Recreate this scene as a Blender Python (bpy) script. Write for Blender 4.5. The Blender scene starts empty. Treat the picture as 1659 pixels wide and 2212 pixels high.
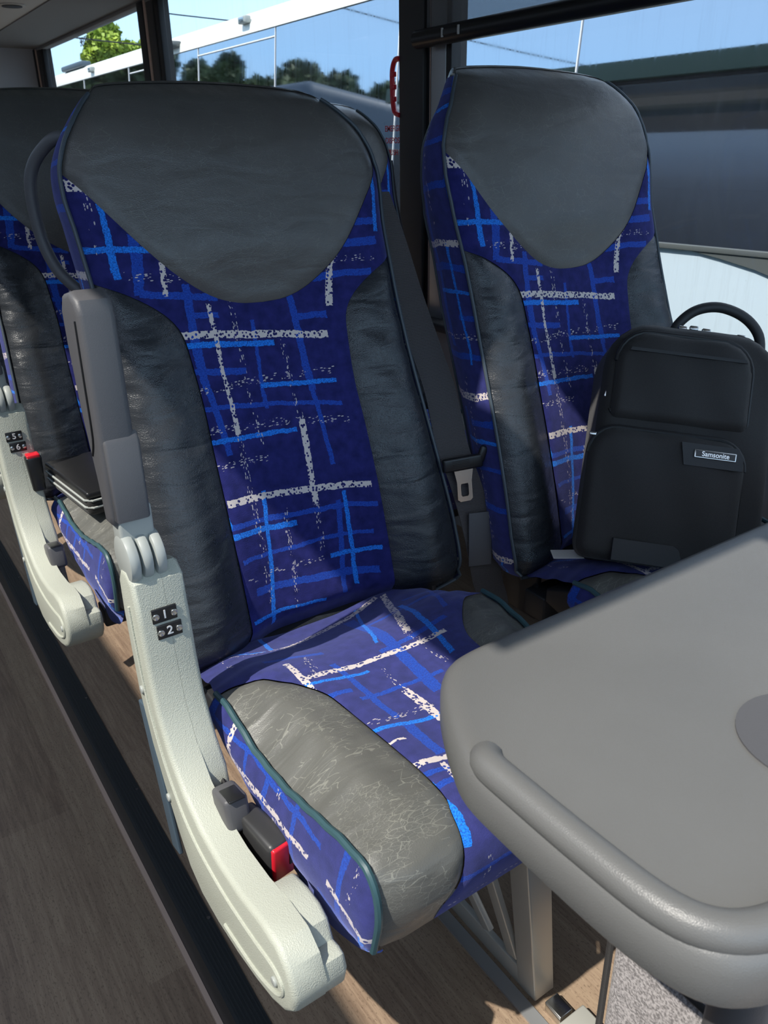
import bpy, bmesh, math, random
import numpy as np
from mathutils import Vector, Matrix
from mathutils.geometry import delaunay_2d_cdt
random.seed(7); rng = np.random.default_rng(7)
S = bpy.context.scene
COL = S.collection
R = math.radians

# ------------------------------------------------------------------ camera
cam_d = bpy.data.cameras.new('camera'); cam = bpy.data.objects.new('camera', cam_d); COL.objects.link(cam)
cam_d.sensor_fit = 'VERTICAL'; cam_d.sensor_height = 36; cam_d.lens = 1720.0 * 36 / 2212
cam_d.clip_start = 0.02; cam_d.clip_end = 500
yaw, pit, rol = R(34.066), R(24.294), R(-0.889)
F_ = Vector((math.sin(yaw)*math.cos(pit), math.cos(yaw)*math.cos(pit), -math.sin(pit)))
Rt = Vector((math.cos(yaw), -math.sin(yaw), 0)); Up = Rt.cross(F_)
R2 = math.cos(rol)*Rt + math.sin(rol)*Up; U2 = -math.sin(rol)*Rt + math.cos(rol)*Up
M = Matrix((R2, U2, -F_)).transposed().to_4x4(); M.translation = Vector((0, 0, 1.1)); cam.matrix_world = M
cam_d.dof.use_dof = True; cam_d.dof.focus_distance = 1.15; cam_d.dof.aperture_fstop = 15
S.camera = cam

# ------------------------------------------------------------------ world, sun, exposure
w = bpy.data.worlds.new('sky'); S.world = w; w.use_nodes = True
nt = w.node_tree; nt.nodes.clear()
o = nt.nodes.new('ShaderNodeOutputWorld'); bg = nt.nodes.new('ShaderNodeBackground')
tc = nt.nodes.new('ShaderNodeTexCoord'); sep = nt.nodes.new('ShaderNodeSeparateXYZ'); rp = nt.nodes.new('ShaderNodeValToRGB')
nt.links.new(tc.outputs['Generated'], sep.inputs[0]); nt.links.new(sep.outputs['Z'], rp.inputs[0])
e = rp.color_ramp.elements
e[0].position = 0.0; e[0].color = (.50, .68, .84, 1); e[1].position = 1.0; e[1].color = (.42, .49, .60, 1)
a = e.new(.18); a.color = (.36, .60, .86, 1)
a = e.new(.45); a.color = (.42, .53, .70, 1)
nt.links.new(rp.outputs[0], bg.inputs[0]); bg.inputs[1].default_value = 1.6; nt.links.new(bg.outputs[0], o.inputs[0])
sd = bpy.data.lights.new('sun', 'SUN'); sun = bpy.data.objects.new('sun', sd); COL.objects.link(sun)
sd.energy = 4.1; sd.angle = R(.6); sd.color = (1, .95, .86)
sun.rotation_euler = Vector((.70, .12, -1)).to_track_quat('-Z', 'Y').to_euler(); sun.location = (-3, 0, 6)
S.view_settings.view_transform = 'Standard'; S.view_settings.look = 'None'
S.view_settings.exposure = 0.45; S.view_settings.gamma = 1; S.view_settings.use_curve_mapping = False

# ------------------------------------------------------------------ materials
class NT:
    def __init__(s, name):
        s.m = bpy.data.materials.new(name); s.m.use_nodes = True; s.t = s.m.node_tree
        s.b = s.t.nodes['Principled BSDF']; s.out = s.t.nodes['Material Output']
    def n(s, kind, **kw):
        x = s.t.nodes.new('ShaderNode' + kind)
        for k, v in kw.items(): setattr(x, k, v)
        return x
    def l(s, a, b): s.t.links.new(a, b)
    def math(s, op, a, b=None, clamp=False):
        x = s.n('Math', operation=op, use_clamp=clamp)
        for i, v in enumerate((a, b)):
            if v is None: continue
            if isinstance(v, (int, float)): x.inputs[i].default_value = v
            else: s.l(v, x.inputs[i])
        return x.outputs[0]
    def coord(s, kind='Object', scale=None):
        t = s.n('TexCoord'); c = t.outputs[kind]
        if scale is not None:
            mp = s.n('Mapping'); mp.inputs['Scale'].default_value = scale; s.l(c, mp.inputs[0]); c = mp.outputs[0]
        return c
    def noise(s, co, scale, detail=2, rough=.5, dist=0):
        x = s.n('TexNoise'); s.l(co, x.inputs['Vector']); x.inputs['Scale'].default_value = scale
        x.inputs['Detail'].default_value = detail; x.inputs['Roughness'].default_value = rough; x.inputs['Distortion'].default_value = dist
        return x.outputs['Fac']
    def ramp(s, f, stops):
        x = s.n('ValToRGB'); s.l(f, x.inputs[0]); e = x.color_ramp.elements
        e[0].position, e[0].color = stops[0][0], (*stops[0][1], 1); e[1].position, e[1].color = stops[-1][0], (*stops[-1][1], 1)
        for p_, c_ in stops[1:-1]: q = e.new(p_); q.color = (*c_, 1)
        return x.outputs[0]
    def mix(s, f, a, b):
        x = s.n('Mix', data_type='RGBA')
        for i, v in ((0, f), (6, a), (7, b)):
            if isinstance(v, (int, float)): x.inputs[i].default_value = v
            elif isinstance(v, tuple): x.inputs[i].default_value = (*v, 1)
            else: s.l(v, x.inputs[i])
        return x.outputs[2]
    def bump(s, h, strength, dist=.001, normal=None):
        x = s.n('Bump'); x.inputs['Strength'].default_value = strength; x.inputs['Distance'].default_value = dist
        s.l(h, x.inputs['Height'])
        if normal is not None: s.l(normal, x.inputs['Normal'])
        return x.outputs[0]
    def set(s, **kw):
        for k, v in kw.items():
            i = s.b.inputs[k.replace('_', ' ')]
            if isinstance(v, tuple): i.default_value = (*v, 1) if len(v) == 3 else v
            elif isinstance(v, (int, float)): i.default_value = v
            else: s.l(v, i)
        return s.m

def plain(name, col, rough=.5, metal=0, bump=0, bscale=900, spec=.5, var=.0):
    t = NT(name); c = t.coord()
    if var:
        f = t.noise(c, 6, 4); col2 = tuple(x*(1-var) for x in col); col1 = tuple(min(1, x*(1+var)) for x in col)
        t.set(Base_Color=t.ramp(f, [(.3, col2), (.7, col1)]))
    else: t.set(Base_Color=col)
    t.set(Roughness=rough, Metallic=metal, Specular_IOR_Level=spec)
    if bump:
        v = t.n('TexVoronoi'); t.l(c, v.inputs['Vector']); v.inputs['Scale'].default_value = bscale
        t.set(Normal=t.bump(v.outputs['Distance'], bump, .0006))
    return t.m

def leather(name, col, rough=.42, wear=0, bump=.35, wrinkle=.5):
    t = NT(name); c = t.coord('UV')
    v = t.n('TexVoronoi', feature='DISTANCE_TO_EDGE'); t.l(c, v.inputs['Vector']); v.inputs['Scale'].default_value = 420
    n1 = t.noise(c, 9, 4, .6); n2 = t.noise(c, 40, 3)
    base = t.mix(t.math('MULTIPLY', n1, 1.0, True), tuple(x*.8 for x in col), tuple(x*1.25 for x in col))
    if wear:
        # fine pale crease lines
        mp = t.n('Mapping'); t.l(c, mp.inputs[0]); mp.inputs['Scale'].default_value = (.6, 1.5, 1)
        w_ = t.n('TexNoise'); t.l(mp.outputs[0], w_.inputs['Vector']); w_.inputs['Scale'].default_value = 5; w_.inputs['Detail'].default_value = 4
        add = t.n('VectorMath', operation='SCALE'); t.l(w_.outputs['Color'], add.inputs[0]); add.inputs['Scale'].default_value = .12
        ad2 = t.n('VectorMath', operation='ADD'); t.l(mp.outputs[0], ad2.inputs[0]); t.l(add.outputs[0], ad2.inputs[1])
        v2 = t.n('TexVoronoi', feature='DISTANCE_TO_EDGE'); t.l(ad2.outputs[0], v2.inputs['Vector']); v2.inputs['Scale'].default_value = 75
        v3 = t.n('TexVoronoi', feature='DISTANCE_TO_EDGE'); t.l(ad2.outputs[0], v3.inputs['Vector']); v3.inputs['Scale'].default_value = 190
        l1 = t.math('LESS_THAN', v2.outputs['Distance'], .020); l2 = t.math('LESS_THAN', v3.outputs['Distance'], .02)
        brk = t.math('GREATER_THAN', t.noise(c, 22, 3), .5); brk2 = t.math('GREATER_THAN', t.noise(c, 13, 3), .53)
        ln = t.math('MAXIMUM', t.math('MULTIPLY', l1, brk), t.math('MULTIPLY', l2, brk2))
        base = t.mix(t.math('MULTIPLY', ln, wear), base, (.34, .34, .29))
    h1 = t.bump(v.outputs['Distance'], bump, .0008)
    h2 = t.bump(t.noise(t.coord('UV', (1, 3.2, 1)), 11, 2, .4, .6), wrinkle, .008, h1)
    t.set(Base_Color=base, Roughness=t.ramp(n2, [(.3, (rough-.06,)*3), (.7, (rough+.08,)*3)]), Specular_IOR_Level=.5, Normal=h2)
    return t.m

def stroke_group():
    g = bpy.data.node_groups.new('stroke', 'ShaderNodeTree')
    for nm in ('A', 'B', 'C', 'W', 'S', 'E', 'K'): g.interface.new_socket(nm, in_out='INPUT', socket_type='NodeSocketFloat')
    g.interface.new_socket('Mask', in_out='OUTPUT', socket_type='NodeSocketFloat')
    gi = g.nodes.new('NodeGroupInput'); go = g.nodes.new('NodeGroupOutput')
    def m(op, a, b, clamp=False):
        x = g.nodes.new('ShaderNodeMath'); x.operation = op; x.use_clamp = clamp
        for i, v in enumerate((a, b)):
            if isinstance(v, (int, float)): x.inputs[i].default_value = v
            else: g.links.new(v, x.inputs[i])
        return x.outputs[0]
    ab = m('ABSOLUTE', m('SUBTRACT', m('SUBTRACT', gi.outputs['A'], m('MULTIPLY', gi.outputs['B'], gi.outputs['K'])), gi.outputs['C']), 0)
    r = m('LESS_THAN', ab, gi.outputs['W'])
    r = m('MULTIPLY', r, m('GREATER_THAN', gi.outputs['B'], gi.outputs['S']))
    r = m('MULTIPLY', r, m('LESS_THAN', gi.outputs['B'], gi.outputs['E']))
    g.links.new(r, go.inputs['Mask']); return g
STROKE = stroke_group()

# woven stroke tables: kind (w dense pale, c chain-stitch pale, b blue, r bright blue), direction, centre, slope, half width, start, end (m)
BACK_STROKES = [('w', 'h', 0.8532, -0.103, 0.0052, -0.149, 0.098),
    ('w', 'h', 0.6215, -0.11, 0.005, -0.127, 0.116),
    ('c', 'h', 0.7237, -0.101, 0.0055, -0.144, 0.105),
    ('c', 'h', 0.7906, 0.006, 0.005, -0.149, 0.1),
    ('c', 'h', 0.6779, -0.058, 0.0045, -0.141, -0.045),
    ('c', 'h', 0.5141, -0.044, 0.004, -0.127, 0.021),
    ('c', 'h', 0.9278, -0.12, 0.0055, -0.209, -0.105),
    ('c', 'h', 0.9471, -0.008, 0.004, 0.093, 0.2),
    ('w', 'v', -0.0689, -0.021, 0.0034, 0.765, 0.905),
    ('w', 'v', -0.0826, -0.003, 0.0042, 0.722, 0.765),
    ('c', 'v', -0.0914, 0.009, 0.005, 0.473, 0.722),
    ('c', 'v', 0.033, -0.016, 0.0042, 0.724, 0.843),
    ('w', 'v', 0.0032, 0.026, 0.0055, 0.597, 0.724),
    ('c', 'v', 0.0148, 0.006, 0.005, 0.522, 0.597),
    ('w', 'v', -0.0927, 0.23, 0.0055, 0.88, 0.964),
    ('w', 'v', -0.2223, 0.079, 0.004, 0.921, 0.967),
    ('c', 'v', -0.0619, 0.043, 0.004, 0.443, 0.603),
    ('c', 'v', -0.0388, -0.017, 0.0036, 0.7, 0.908),
    ('b', 'v', -0.1277, 0.011, 0.0065, 0.799, 0.935),
    ('b', 'v', -0.0258, -0.116, 0.0055, 0.697, 0.799),
    ('b', 'v', 0.1045, -0.067, 0.006, 0.764, 0.916),
    ('b', 'v', 0.0953, -0.055, 0.004, 0.647, 0.764),
    ('b', 'v', 0.0144, 0.072, 0.0048, 0.444, 0.592),
    ('b', 'v', -0.3106, 0.137, 0.0065, 0.928, 0.979),
    ('b', 'v', -0.0543, 0.033, 0.0032, 0.748, 0.877),
    ('r', 'v', -0.1129, -0.042, 0.0028, 0.726, 0.888),
    ('r', 'v', -0.0843, -0.081, 0.003, 0.6, 0.726),
    ('r', 'v', -0.135, 0.11, 0.0036, 0.433, 0.636),
    ('r', 'v', 0.0737, -0.007, 0.0036, 0.454, 0.605),
    ('r', 'v', -0.2154, 0.004, 0.0045, 0.956, 0.984),
    ('b', 'h', 0.9014, -0.145, 0.005, -0.184, -0.073),
    ('b', 'h', 0.9219, 0.016, 0.0052, 0.053, 0.196),
    ('b', 'h', 0.8011, -0.11, 0.0045, -0.156, -0.049),
    ('r', 'h', 0.7796, -0.053, 0.0034, -0.03, 0.097),
    ('r', 'h', 0.8401, -0.093, 0.0042, -0.151, 0.004),
    ('r', 'h', 0.7101, -0.077, 0.0034, -0.141, 0.01),
    ('r', 'h', 0.5756, -0.095, 0.0042, -0.132, -0.02),
    ('b', 'h', 0.589, -0.098, 0.004, -0.133, 0.122),
    ('b', 'h', 0.7511, -0.118, 0.0034, -0.145, 0.098),
    ('r', 'h', 0.5117, -0.034, 0.0036, 0.03, 0.117),
    ('b', 'h', 0.4856, -0.125, 0.006, -0.111, 0.109),
    ('b', 'h', 0.5417, -0.061, 0.003, -0.125, 0.108),
    ('r', 'h', 0.4439, -0.106, 0.003, -0.125, 0.01),
    ('b', 'h', 0.8823, -0.078, 0.004, -0.123, -0.075),
    ('b', 'h', 0.8759, -0.065, 0.0045, 0.042, 0.103),
    ('w', 'h', 1.0439, -0.092, 0.0075, -0.246, -0.218),
    ('c', 'v', -0.1859, -0.04, 0.0045, 0.977, 1.062),
    ('r', 'v', -0.1813, -0.029, 0.0045, 0.947, 1.053),
    ('r', 'h', 0.9804, -0.022, 0.004, -0.249, -0.157),
    ('b', 'v', -0.2504, 0.072, 0.007, 0.927, 1.003),
    ('b', 'h', 1.0073, -0.033, 0.005, 0.154, 0.22),
    ('b', 'h', 0.9662, 0.026, 0.006, 0.138, 0.212),
    ('r', 'v', 0.068, 0.148, 0.004, 0.985, 1.066),
    ('c', 'h', 0.9444, 0.018, 0.0045, 0.096, 0.203),
    ('w', 'v', -0.1264, 0.266, 0.0055, 0.884, 0.973)]
SEAT_STROKES = [('c', 'h', 0.1067, 0.303, 0.0055, -0.161, -0.069),
    ('w', 'h', 0.0525, -0.311, 0.006, -0.087, 0.122),
    ('w', 'h', 0.2341, 0.063, 0.005, -0.129, 0.098),
    ('c', 'h', 0.3586, 0.073, 0.0058, -0.117, 0.001),
    ('w', 'h', 0.4631, 0.136, 0.0052, -0.125, -0.054),
    ('w', 'h', 0.4059, 0.096, 0.0022, -0.124, -0.088),
    ('w', 'v', 0.1406, -0.402, 0.0062, 0.018, 0.203),
    ('c', 'v', 0.0655, -0.033, 0.0045, 0.203, 0.297),
    ('w', 'v', -0.12, -0.032, 0.005, 0.173, 0.269),
    ('w', 'v', -0.1419, 0.049, 0.005, 0.269, 0.393),
    ('w', 'v', -0.1318, 0.023, 0.0042, 0.393, 0.482),
    ('c', 'v', -0.0554, -0.217, 0.006, 0.165, 0.228),
    ('c', 'v', -0.0246, -0.001, 0.004, 0.261, 0.314),
    ('w', 'v', -0.0142, -0.034, 0.006, 0.314, 0.402),
    ('b', 'v', 0.0486, -0.117, 0.0095, 0.053, 0.34),
    ('b', 'h', 0.1171, -0.009, 0.005, 0.031, 0.202),
    ('b', 'h', 0.2231, -0.106, 0.005, -0.002, 0.121),
    ('r', 'h', 0.2599, 0.146, 0.003, -0.132, -0.042),
    ('r', 'h', 0.3843, 0.182, 0.0036, -0.127, -0.015),
    ('b', 'h', 0.3064, 0.045, 0.0034, -0.086, 0.04),
    ('r', 'v', 0.1371, -0.22, 0.0045, 0.098, 0.287),
    ('r', 'v', 0.0803, -0.364, 0.003, 0.022, 0.197),
    ('r', 'v', -0.1401, 0.057, 0.004, 0.404, 0.488),
    ('b', 'h', 0.2921, 0.139, 0.0045, -0.129, -0.086),
    ('b', 'v', -0.0783, 0.022, 0.0048, 0.211, 0.357),
    ('b', 'h', 0.1905, 0.343, 0.0055, -0.144, -0.065),
    ('b', 'v', -0.0687, -0.003, 0.007, 0.373, 0.445),
    ('b', 'h', 0.4931, 0.239, 0.0045, -0.127, -0.066),
    ('b', 'h', 0.055, 0.038, 0.004, -0.179, -0.127),
    ('c', 'v', -0.1617, -0.131, 0.0045, 0.041, 0.112),
    ('r', 'v', -0.0898, -0.123, 0.0035, 0.007, 0.074),
    ('b', 'h', 0.0474, 0.239, 0.004, 0.132, 0.211),
    ('b', 'v', 0.223, -0.449, 0.004, 0.065, 0.189),
    ('r', 'h', 0.1317, 0.545, 0.0028, -0.154, -0.108),
    ('r', 'v', -0.1641, 0.092, 0.0045, 0.484, 0.533),
    ('r', 'v', -0.0083, -0.201, 0.005, 0.533, 0.563),
    ('b', 'h', 0.5023, 0.1, 0.0045, -0.129, -0.076),
    ('w', 'v', -0.0884, -0.08, 0.0035, 0.455, 0.491),
    ('w', 'v', -0.1282, 0.002, 0.003, 0.491, 0.551),
    ('c', 'h', 0.637, -0.018, 0.0035, -0.14, -0.026),
    ('b', 'h', 0.5943, -0.043, 0.0035, -0.132, -0.053),
    ('c', 'v', -0.0648, -0.051, 0.004, 0.583, 0.623),
    ('c', 'v', -0.3452, 0.47, 0.005, 0.554, 0.574),
    ('w', 'v', -0.0, -0.174, 0.003, 0.461, 0.496)]

def plaid_mat(name, off=(0, 0), lighten=0.0, strokes=None):
    """woven velour: navy ground with brushed blue and pale dotted strokes, repeating every 0.44 x 0.50 m"""
    t = NT(name); PX, PY = .44, .50
    uv = t.coord('UV'); s = t.n('SeparateXYZ'); t.l(uv, s.inputs[0])
    big = t.n('TexNoise'); t.l(uv, big.inputs['Vector']); big.inputs['Scale'].default_value = 6; big.inputs['Detail'].default_value = 2
    bs = t.n('SeparateColor'); t.l(big.outputs['Color'], bs.inputs[0])
    fine = t.n('TexNoise'); t.l(uv, fine.inputs['Vector']); fine.inputs['Scale'].default_value = 230; fine.inputs['Detail'].default_value = 2
    fs = t.n('SeparateColor'); t.l(fine.outputs['Color'], fs.inputs[0])
    mid = t.n('TexNoise'); t.l(uv, mid.inputs['Vector']); mid.inputs['Scale'].default_value = 42; mid.inputs['Detail'].default_value = 3
    ms = t.n('SeparateColor'); t.l(mid.outputs['Color'], ms.inputs[0])
    def warp(c, o_, n1, n2, n3):
        x = t.math('ADD', c, o_)
        x = t.math('ADD', x, t.math('MULTIPLY', t.math('SUBTRACT', n1, .5), .016 if strokes else .05))
        x = t.math('ADD', x, t.math('MULTIPLY', t.math('SUBTRACT', n2, .5), .0035))
        return t.math('ADD', x, t.math('MULTIPLY', t.math('SUBTRACT', n3, .5), .005))
    if strokes: off = (.0, .0)
    U = t.math('WRAP', warp(s.outputs[0], off[0], bs.outputs[0], fs.outputs[0], ms.outputs[0]), PX); U.node.inputs[2].default_value = 0
    if strokes: U = U.node.inputs[0].links[0].from_socket
    V = t.math('WRAP', warp(s.outputs[1], off[1], bs.outputs[1], fs.outputs[1], ms.outputs[1]), PY); V.node.inputs[2].default_value = 0
    if strokes: V = V.node.inputs[0].links[0].from_socket
    def st(A, B, c, w_, s0, e0, k=0.0):
        g = t.n('Group'); g.node_tree = STROKE
        t.l(A, g.inputs['A']); t.l(B, g.inputs['B'])
        for k_, v in zip('CWSEK', (c, w_, s0, e0, k)): g.inputs[k_].default_value = v
        return g.outputs[0]
    def many(lst):
        r = None
        for (d, c, w_, s0, e0, *k) in lst:
            q = st(U, V, c, w_, s0, e0, *k) if d == 'v' else st(V, U, c, w_, s0, e0, *k)
            r = q if r is None else t.math('MAXIMUM', r, q)
        return r
    if strokes:
        pick = lambda kinds, dirs='vh': many([(d, c, w_, s0, e0, k) for (ty, d, c, k, w_, s0, e0) in strokes if ty in kinds and d in dirs])
        blue, bright, white, thinv, thinh = pick('b'), pick('r'), pick('w'), pick('c', 'v'), pick('c', 'h')
    else:
        blue = many([('v', .055, 0.0038, 0, .5), ('v', .118, 0.0057, .03, .40), ('v', .175, 0.0030, .10, .5), ('v', .262, 0.0061, 0, .34), ('v', .318, 0.0034, .2, .5), ('v', .395, 0.0054, .05, .45),
                     ('h', .035, 0.0054, 0, .44), ('h', .092, 0.0032, .05, .36), ('h', .165, 0.0061, .1, .44), ('h', .232, 0.0035, 0, .3), ('h', .290, 0.0057, .04, .44), ('h', .352, 0.0034, .1, .44), ('h', .425, 0.0059, 0, .38)])
        bright = many([('v', .148, 0.0022, .25, .46), ('v', .352, 0.0030, .02, .2), ('v', .022, 0.0030, .3, .47), ('h', .128, 0.0030, .2, .4), ('h', .258, 0.0024, .02, .22), ('h', .395, 0.0032, .15, .4), ('h', .010, 0.0022, 0, .2)])
        white = many([('v', .215, 0.0052, .06, .42), ('h', .200, 0.0048, .02, .42), ('h', .470, 0.0056, .24, .44), ('v', .430, 0.0046, .30, .46)])
        thinv = many([('v', .090, .0042, .02, .48), ('v', .292, .0038, .1, .42), ('v', .372, .0040, .22, .5)])
        thinh = many([('h', .066, .0050, .1, .44), ('h', .322, .0055, 0, .30), ('h', .448, .0045, .02, .26)])
    vo = t.n('TexVoronoi'); t.l(uv, vo.inputs['Vector']); vo.inputs['Scale'].default_value = 210
    holes = t.math('GREATER_THAN', vo.outputs['Distance'], .40)
    def dash(sc):
        mpx = t.n('Mapping'); t.l(uv, mpx.inputs[0]); mpx.inputs['Scale'].default_value = sc
        v2 = t.n('TexVoronoi'); t.l(mpx.outputs[0], v2.inputs['Vector']); v2.inputs['Scale'].default_value = 1; v2.inputs['Randomness'].default_value = .75
        return t.math('LESS_THAN', v2.outputs['Distance'], .36)
    keep = t.math('GREATER_THAN', t.noise(uv, 55, 2), .44)
    thin = t.math('MULTIPLY', keep, t.math('MAXIMUM', t.math('MULTIPLY', thinv, dash((420, 150, 1))), t.math('MULTIPLY', thinh, dash((150, 420, 1)))))
    nb = t.noise(uv, 500, 2); nv = t.noise(uv, 60, 3)
    L = lighten
    base = t.ramp(nv, [(.3, (.010+L*.45, .012+L*.5, .085+L)), (.7, (.022+L*.45, .024+L*.5, .150+L))])
    bluec = t.ramp(nb, [(.35, (.012, .045, .30)), (.65, (.020, .085, .48))])
    brc = t.ramp(nb, [(.35, (.008, .10, .50)), (.6, (.02, .24, .85))])
    brush = t.math('GREATER_THAN', t.noise(uv, 330, 2), .40)
    c = t.mix(t.math('MULTIPLY', blue, t.math('ADD', t.math('MULTIPLY', brush, .35), .6)), base, bluec)
    c = t.mix(t.math('MULTIPLY', bright, t.math('ADD', t.math('MULTIPLY', brush, .5), .5)), c, brc)
    c = t.mix(thin, c, (.50, .45, .46))
    c = t.mix(t.math('MULTIPLY', white, holes), c, (.62, .55, .52))
    t.set(Base_Color=c, Roughness=.85, Sheen_Weight=.35, Sheen_Roughness=.45, Specular_IOR_Level=.15)
    t.b.inputs['Sheen Tint'].default_value = (.45, .5, 1, 1)
    t.set(Normal=t.bump(t.noise(uv, 700, 2), .35, .0015))
    return t.m

def wood_mat(name, tone=1.0, pw=.12):
    t = NT(name); c = t.coord('Object'); s = t.n('SeparateXYZ'); t.l(c, s.inputs[0])
    br = t.n('TexBrick'); mp = t.n('Mapping'); t.l(c, mp.inputs[0]); mp.inputs['Rotation'].default_value = (0, 0, R(90)); t.l(mp.outputs[0], br.inputs['Vector'])
    br.inputs['Scale'].default_value = 1; br.inputs['Brick Width'].default_value = .9; br.inputs['Row Height'].default_value = pw; br.inputs['Mortar Size'].default_value = .0008
    br.inputs['Color1'].default_value = (.0, .0, .0, 1); br.inputs['Color2'].default_value = (1, 1, 1, 1); br.inputs['Mortar'].default_value = (.2, .2, .2, 1)
    g = t.noise(t.coord('Object', (60, 3.5, 10)), 3, 6, .65, .3)
    sp = t.noise(t.coord('Object', (500, 160, 10)), 1, 2)
    f = t.math('ADD', t.math('MULTIPLY', g, .75), t.math('MULTIPLY', br.outputs[0], .18))
    k = tone
    col = t.ramp(f, [(.28, (.17*k, .115*k, .08*k)), (.5, (.27*k, .195*k, .135*k)), (.78, (.38*k, .29*k, .20*k))])
    col = t.mix(t.math('MULTIPLY', t.math('GREATER_THAN', sp, .62), .5), col, (.09*k, .06*k, .04*k))
    t.set(Base_Color=col, Roughness=.42, Normal=t.bump(g, .15, .001)); return t.m

def bus_glass(name):
    """thin clear pane: passes light straight through, mirrors a little at grazing angles, dusty streaks"""
    t = NT(name); tr = t.n('BsdfTransparent'); tr.inputs[0].default_value = (.95, .97, .98, 1)
    gl = t.n('BsdfGlossy'); gl.inputs['Roughness'].default_value = .01; gl.inputs[0].default_value = (1, 1, 1, 1)
    fr = t.n('Fresnel'); fr.inputs[0].default_value = 1.35
    mx = t.n('MixShader'); geo = t.n('NewGeometry'); fro = t.math('SUBTRACT', 1, geo.outputs['Backfacing']); t.l(t.math('MULTIPLY', t.math('MULTIPLY', fr.outputs[0], .8), fro), mx.inputs[0]); t.l(tr.outputs[0], mx.inputs[1]); t.l(gl.outputs[0], mx.inputs[2])
    df = t.n('BsdfDiffuse'); df.inputs[0].default_value = (.8, .8, .8, 1)
    st = t.noise(t.coord('Object', (1, 26, 1.2)), 3, 4, .7); dots = t.noise(t.coord('Object'), 120, 2)
    f = t.math('ADD', t.math('MULTIPLY', t.math('SUBTRACT', st, .52, True), .35), t.math('MULTIPLY', t.math('SUBTRACT', dots, .72, True), .8))
    m2 = t.n('MixShader'); t.l(t.math('MULTIPLY', t.math('ADD', f, .004), fro), m2.inputs[0]); t.l(mx.outputs[0], m2.inputs[1]); t.l(df.outputs[0], m2.inputs[2])
    t.l(m2.outputs[0], t.out.inputs[0]); return t.m

def mesh_fabric(name):
    t = NT(name); tr = t.n('BsdfTransparent'); tr.inputs[0].default_value = (1, 1, 1, 1)
    mx = t.n('MixShader'); mx.inputs[0].default_value = .5; t.l(tr.outputs[0], mx.inputs[1]); t.l(t.b.outputs[0], mx.inputs[2])
    t.set(Base_Color=(.16, .16, .16), Roughness=.8); t.l(mx.outputs[0], t.out.inputs[0])
    return t.m

def weave(name, col, scale=900, rough=.7, var=.3, stripes=0):
    t = NT(name); c = t.coord('UV' if stripes else 'Object'); v = t.noise(c, scale, 1)
    a_ = tuple(x*(1-var) for x in col); b_ = tuple(x*(1+var) for x in col)
    cc = t.ramp(v, [(.35, a_), (.65, b_)])
    t.set(Base_Color=cc, Roughness=rough, Sheen_Weight=.1, Normal=t.bump(v, .4, .001))
    if stripes:
        wv = t.n('TexWave', bands_direction='Y'); t.l(c, wv.inputs['Vector']); wv.inputs['Scale'].default_value = 160
        t.set(Normal=t.bump(wv.outputs['Fac'], .5, .0008))
    return t.m

def foliage(name, c1, c2):
    t = NT(name); f = t.noise(t.coord(), 1.2, 3)
    t.set(Base_Color=t.ramp(f, [(.35, c1), (.65, c2)]), Roughness=.6); return t.m

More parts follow.
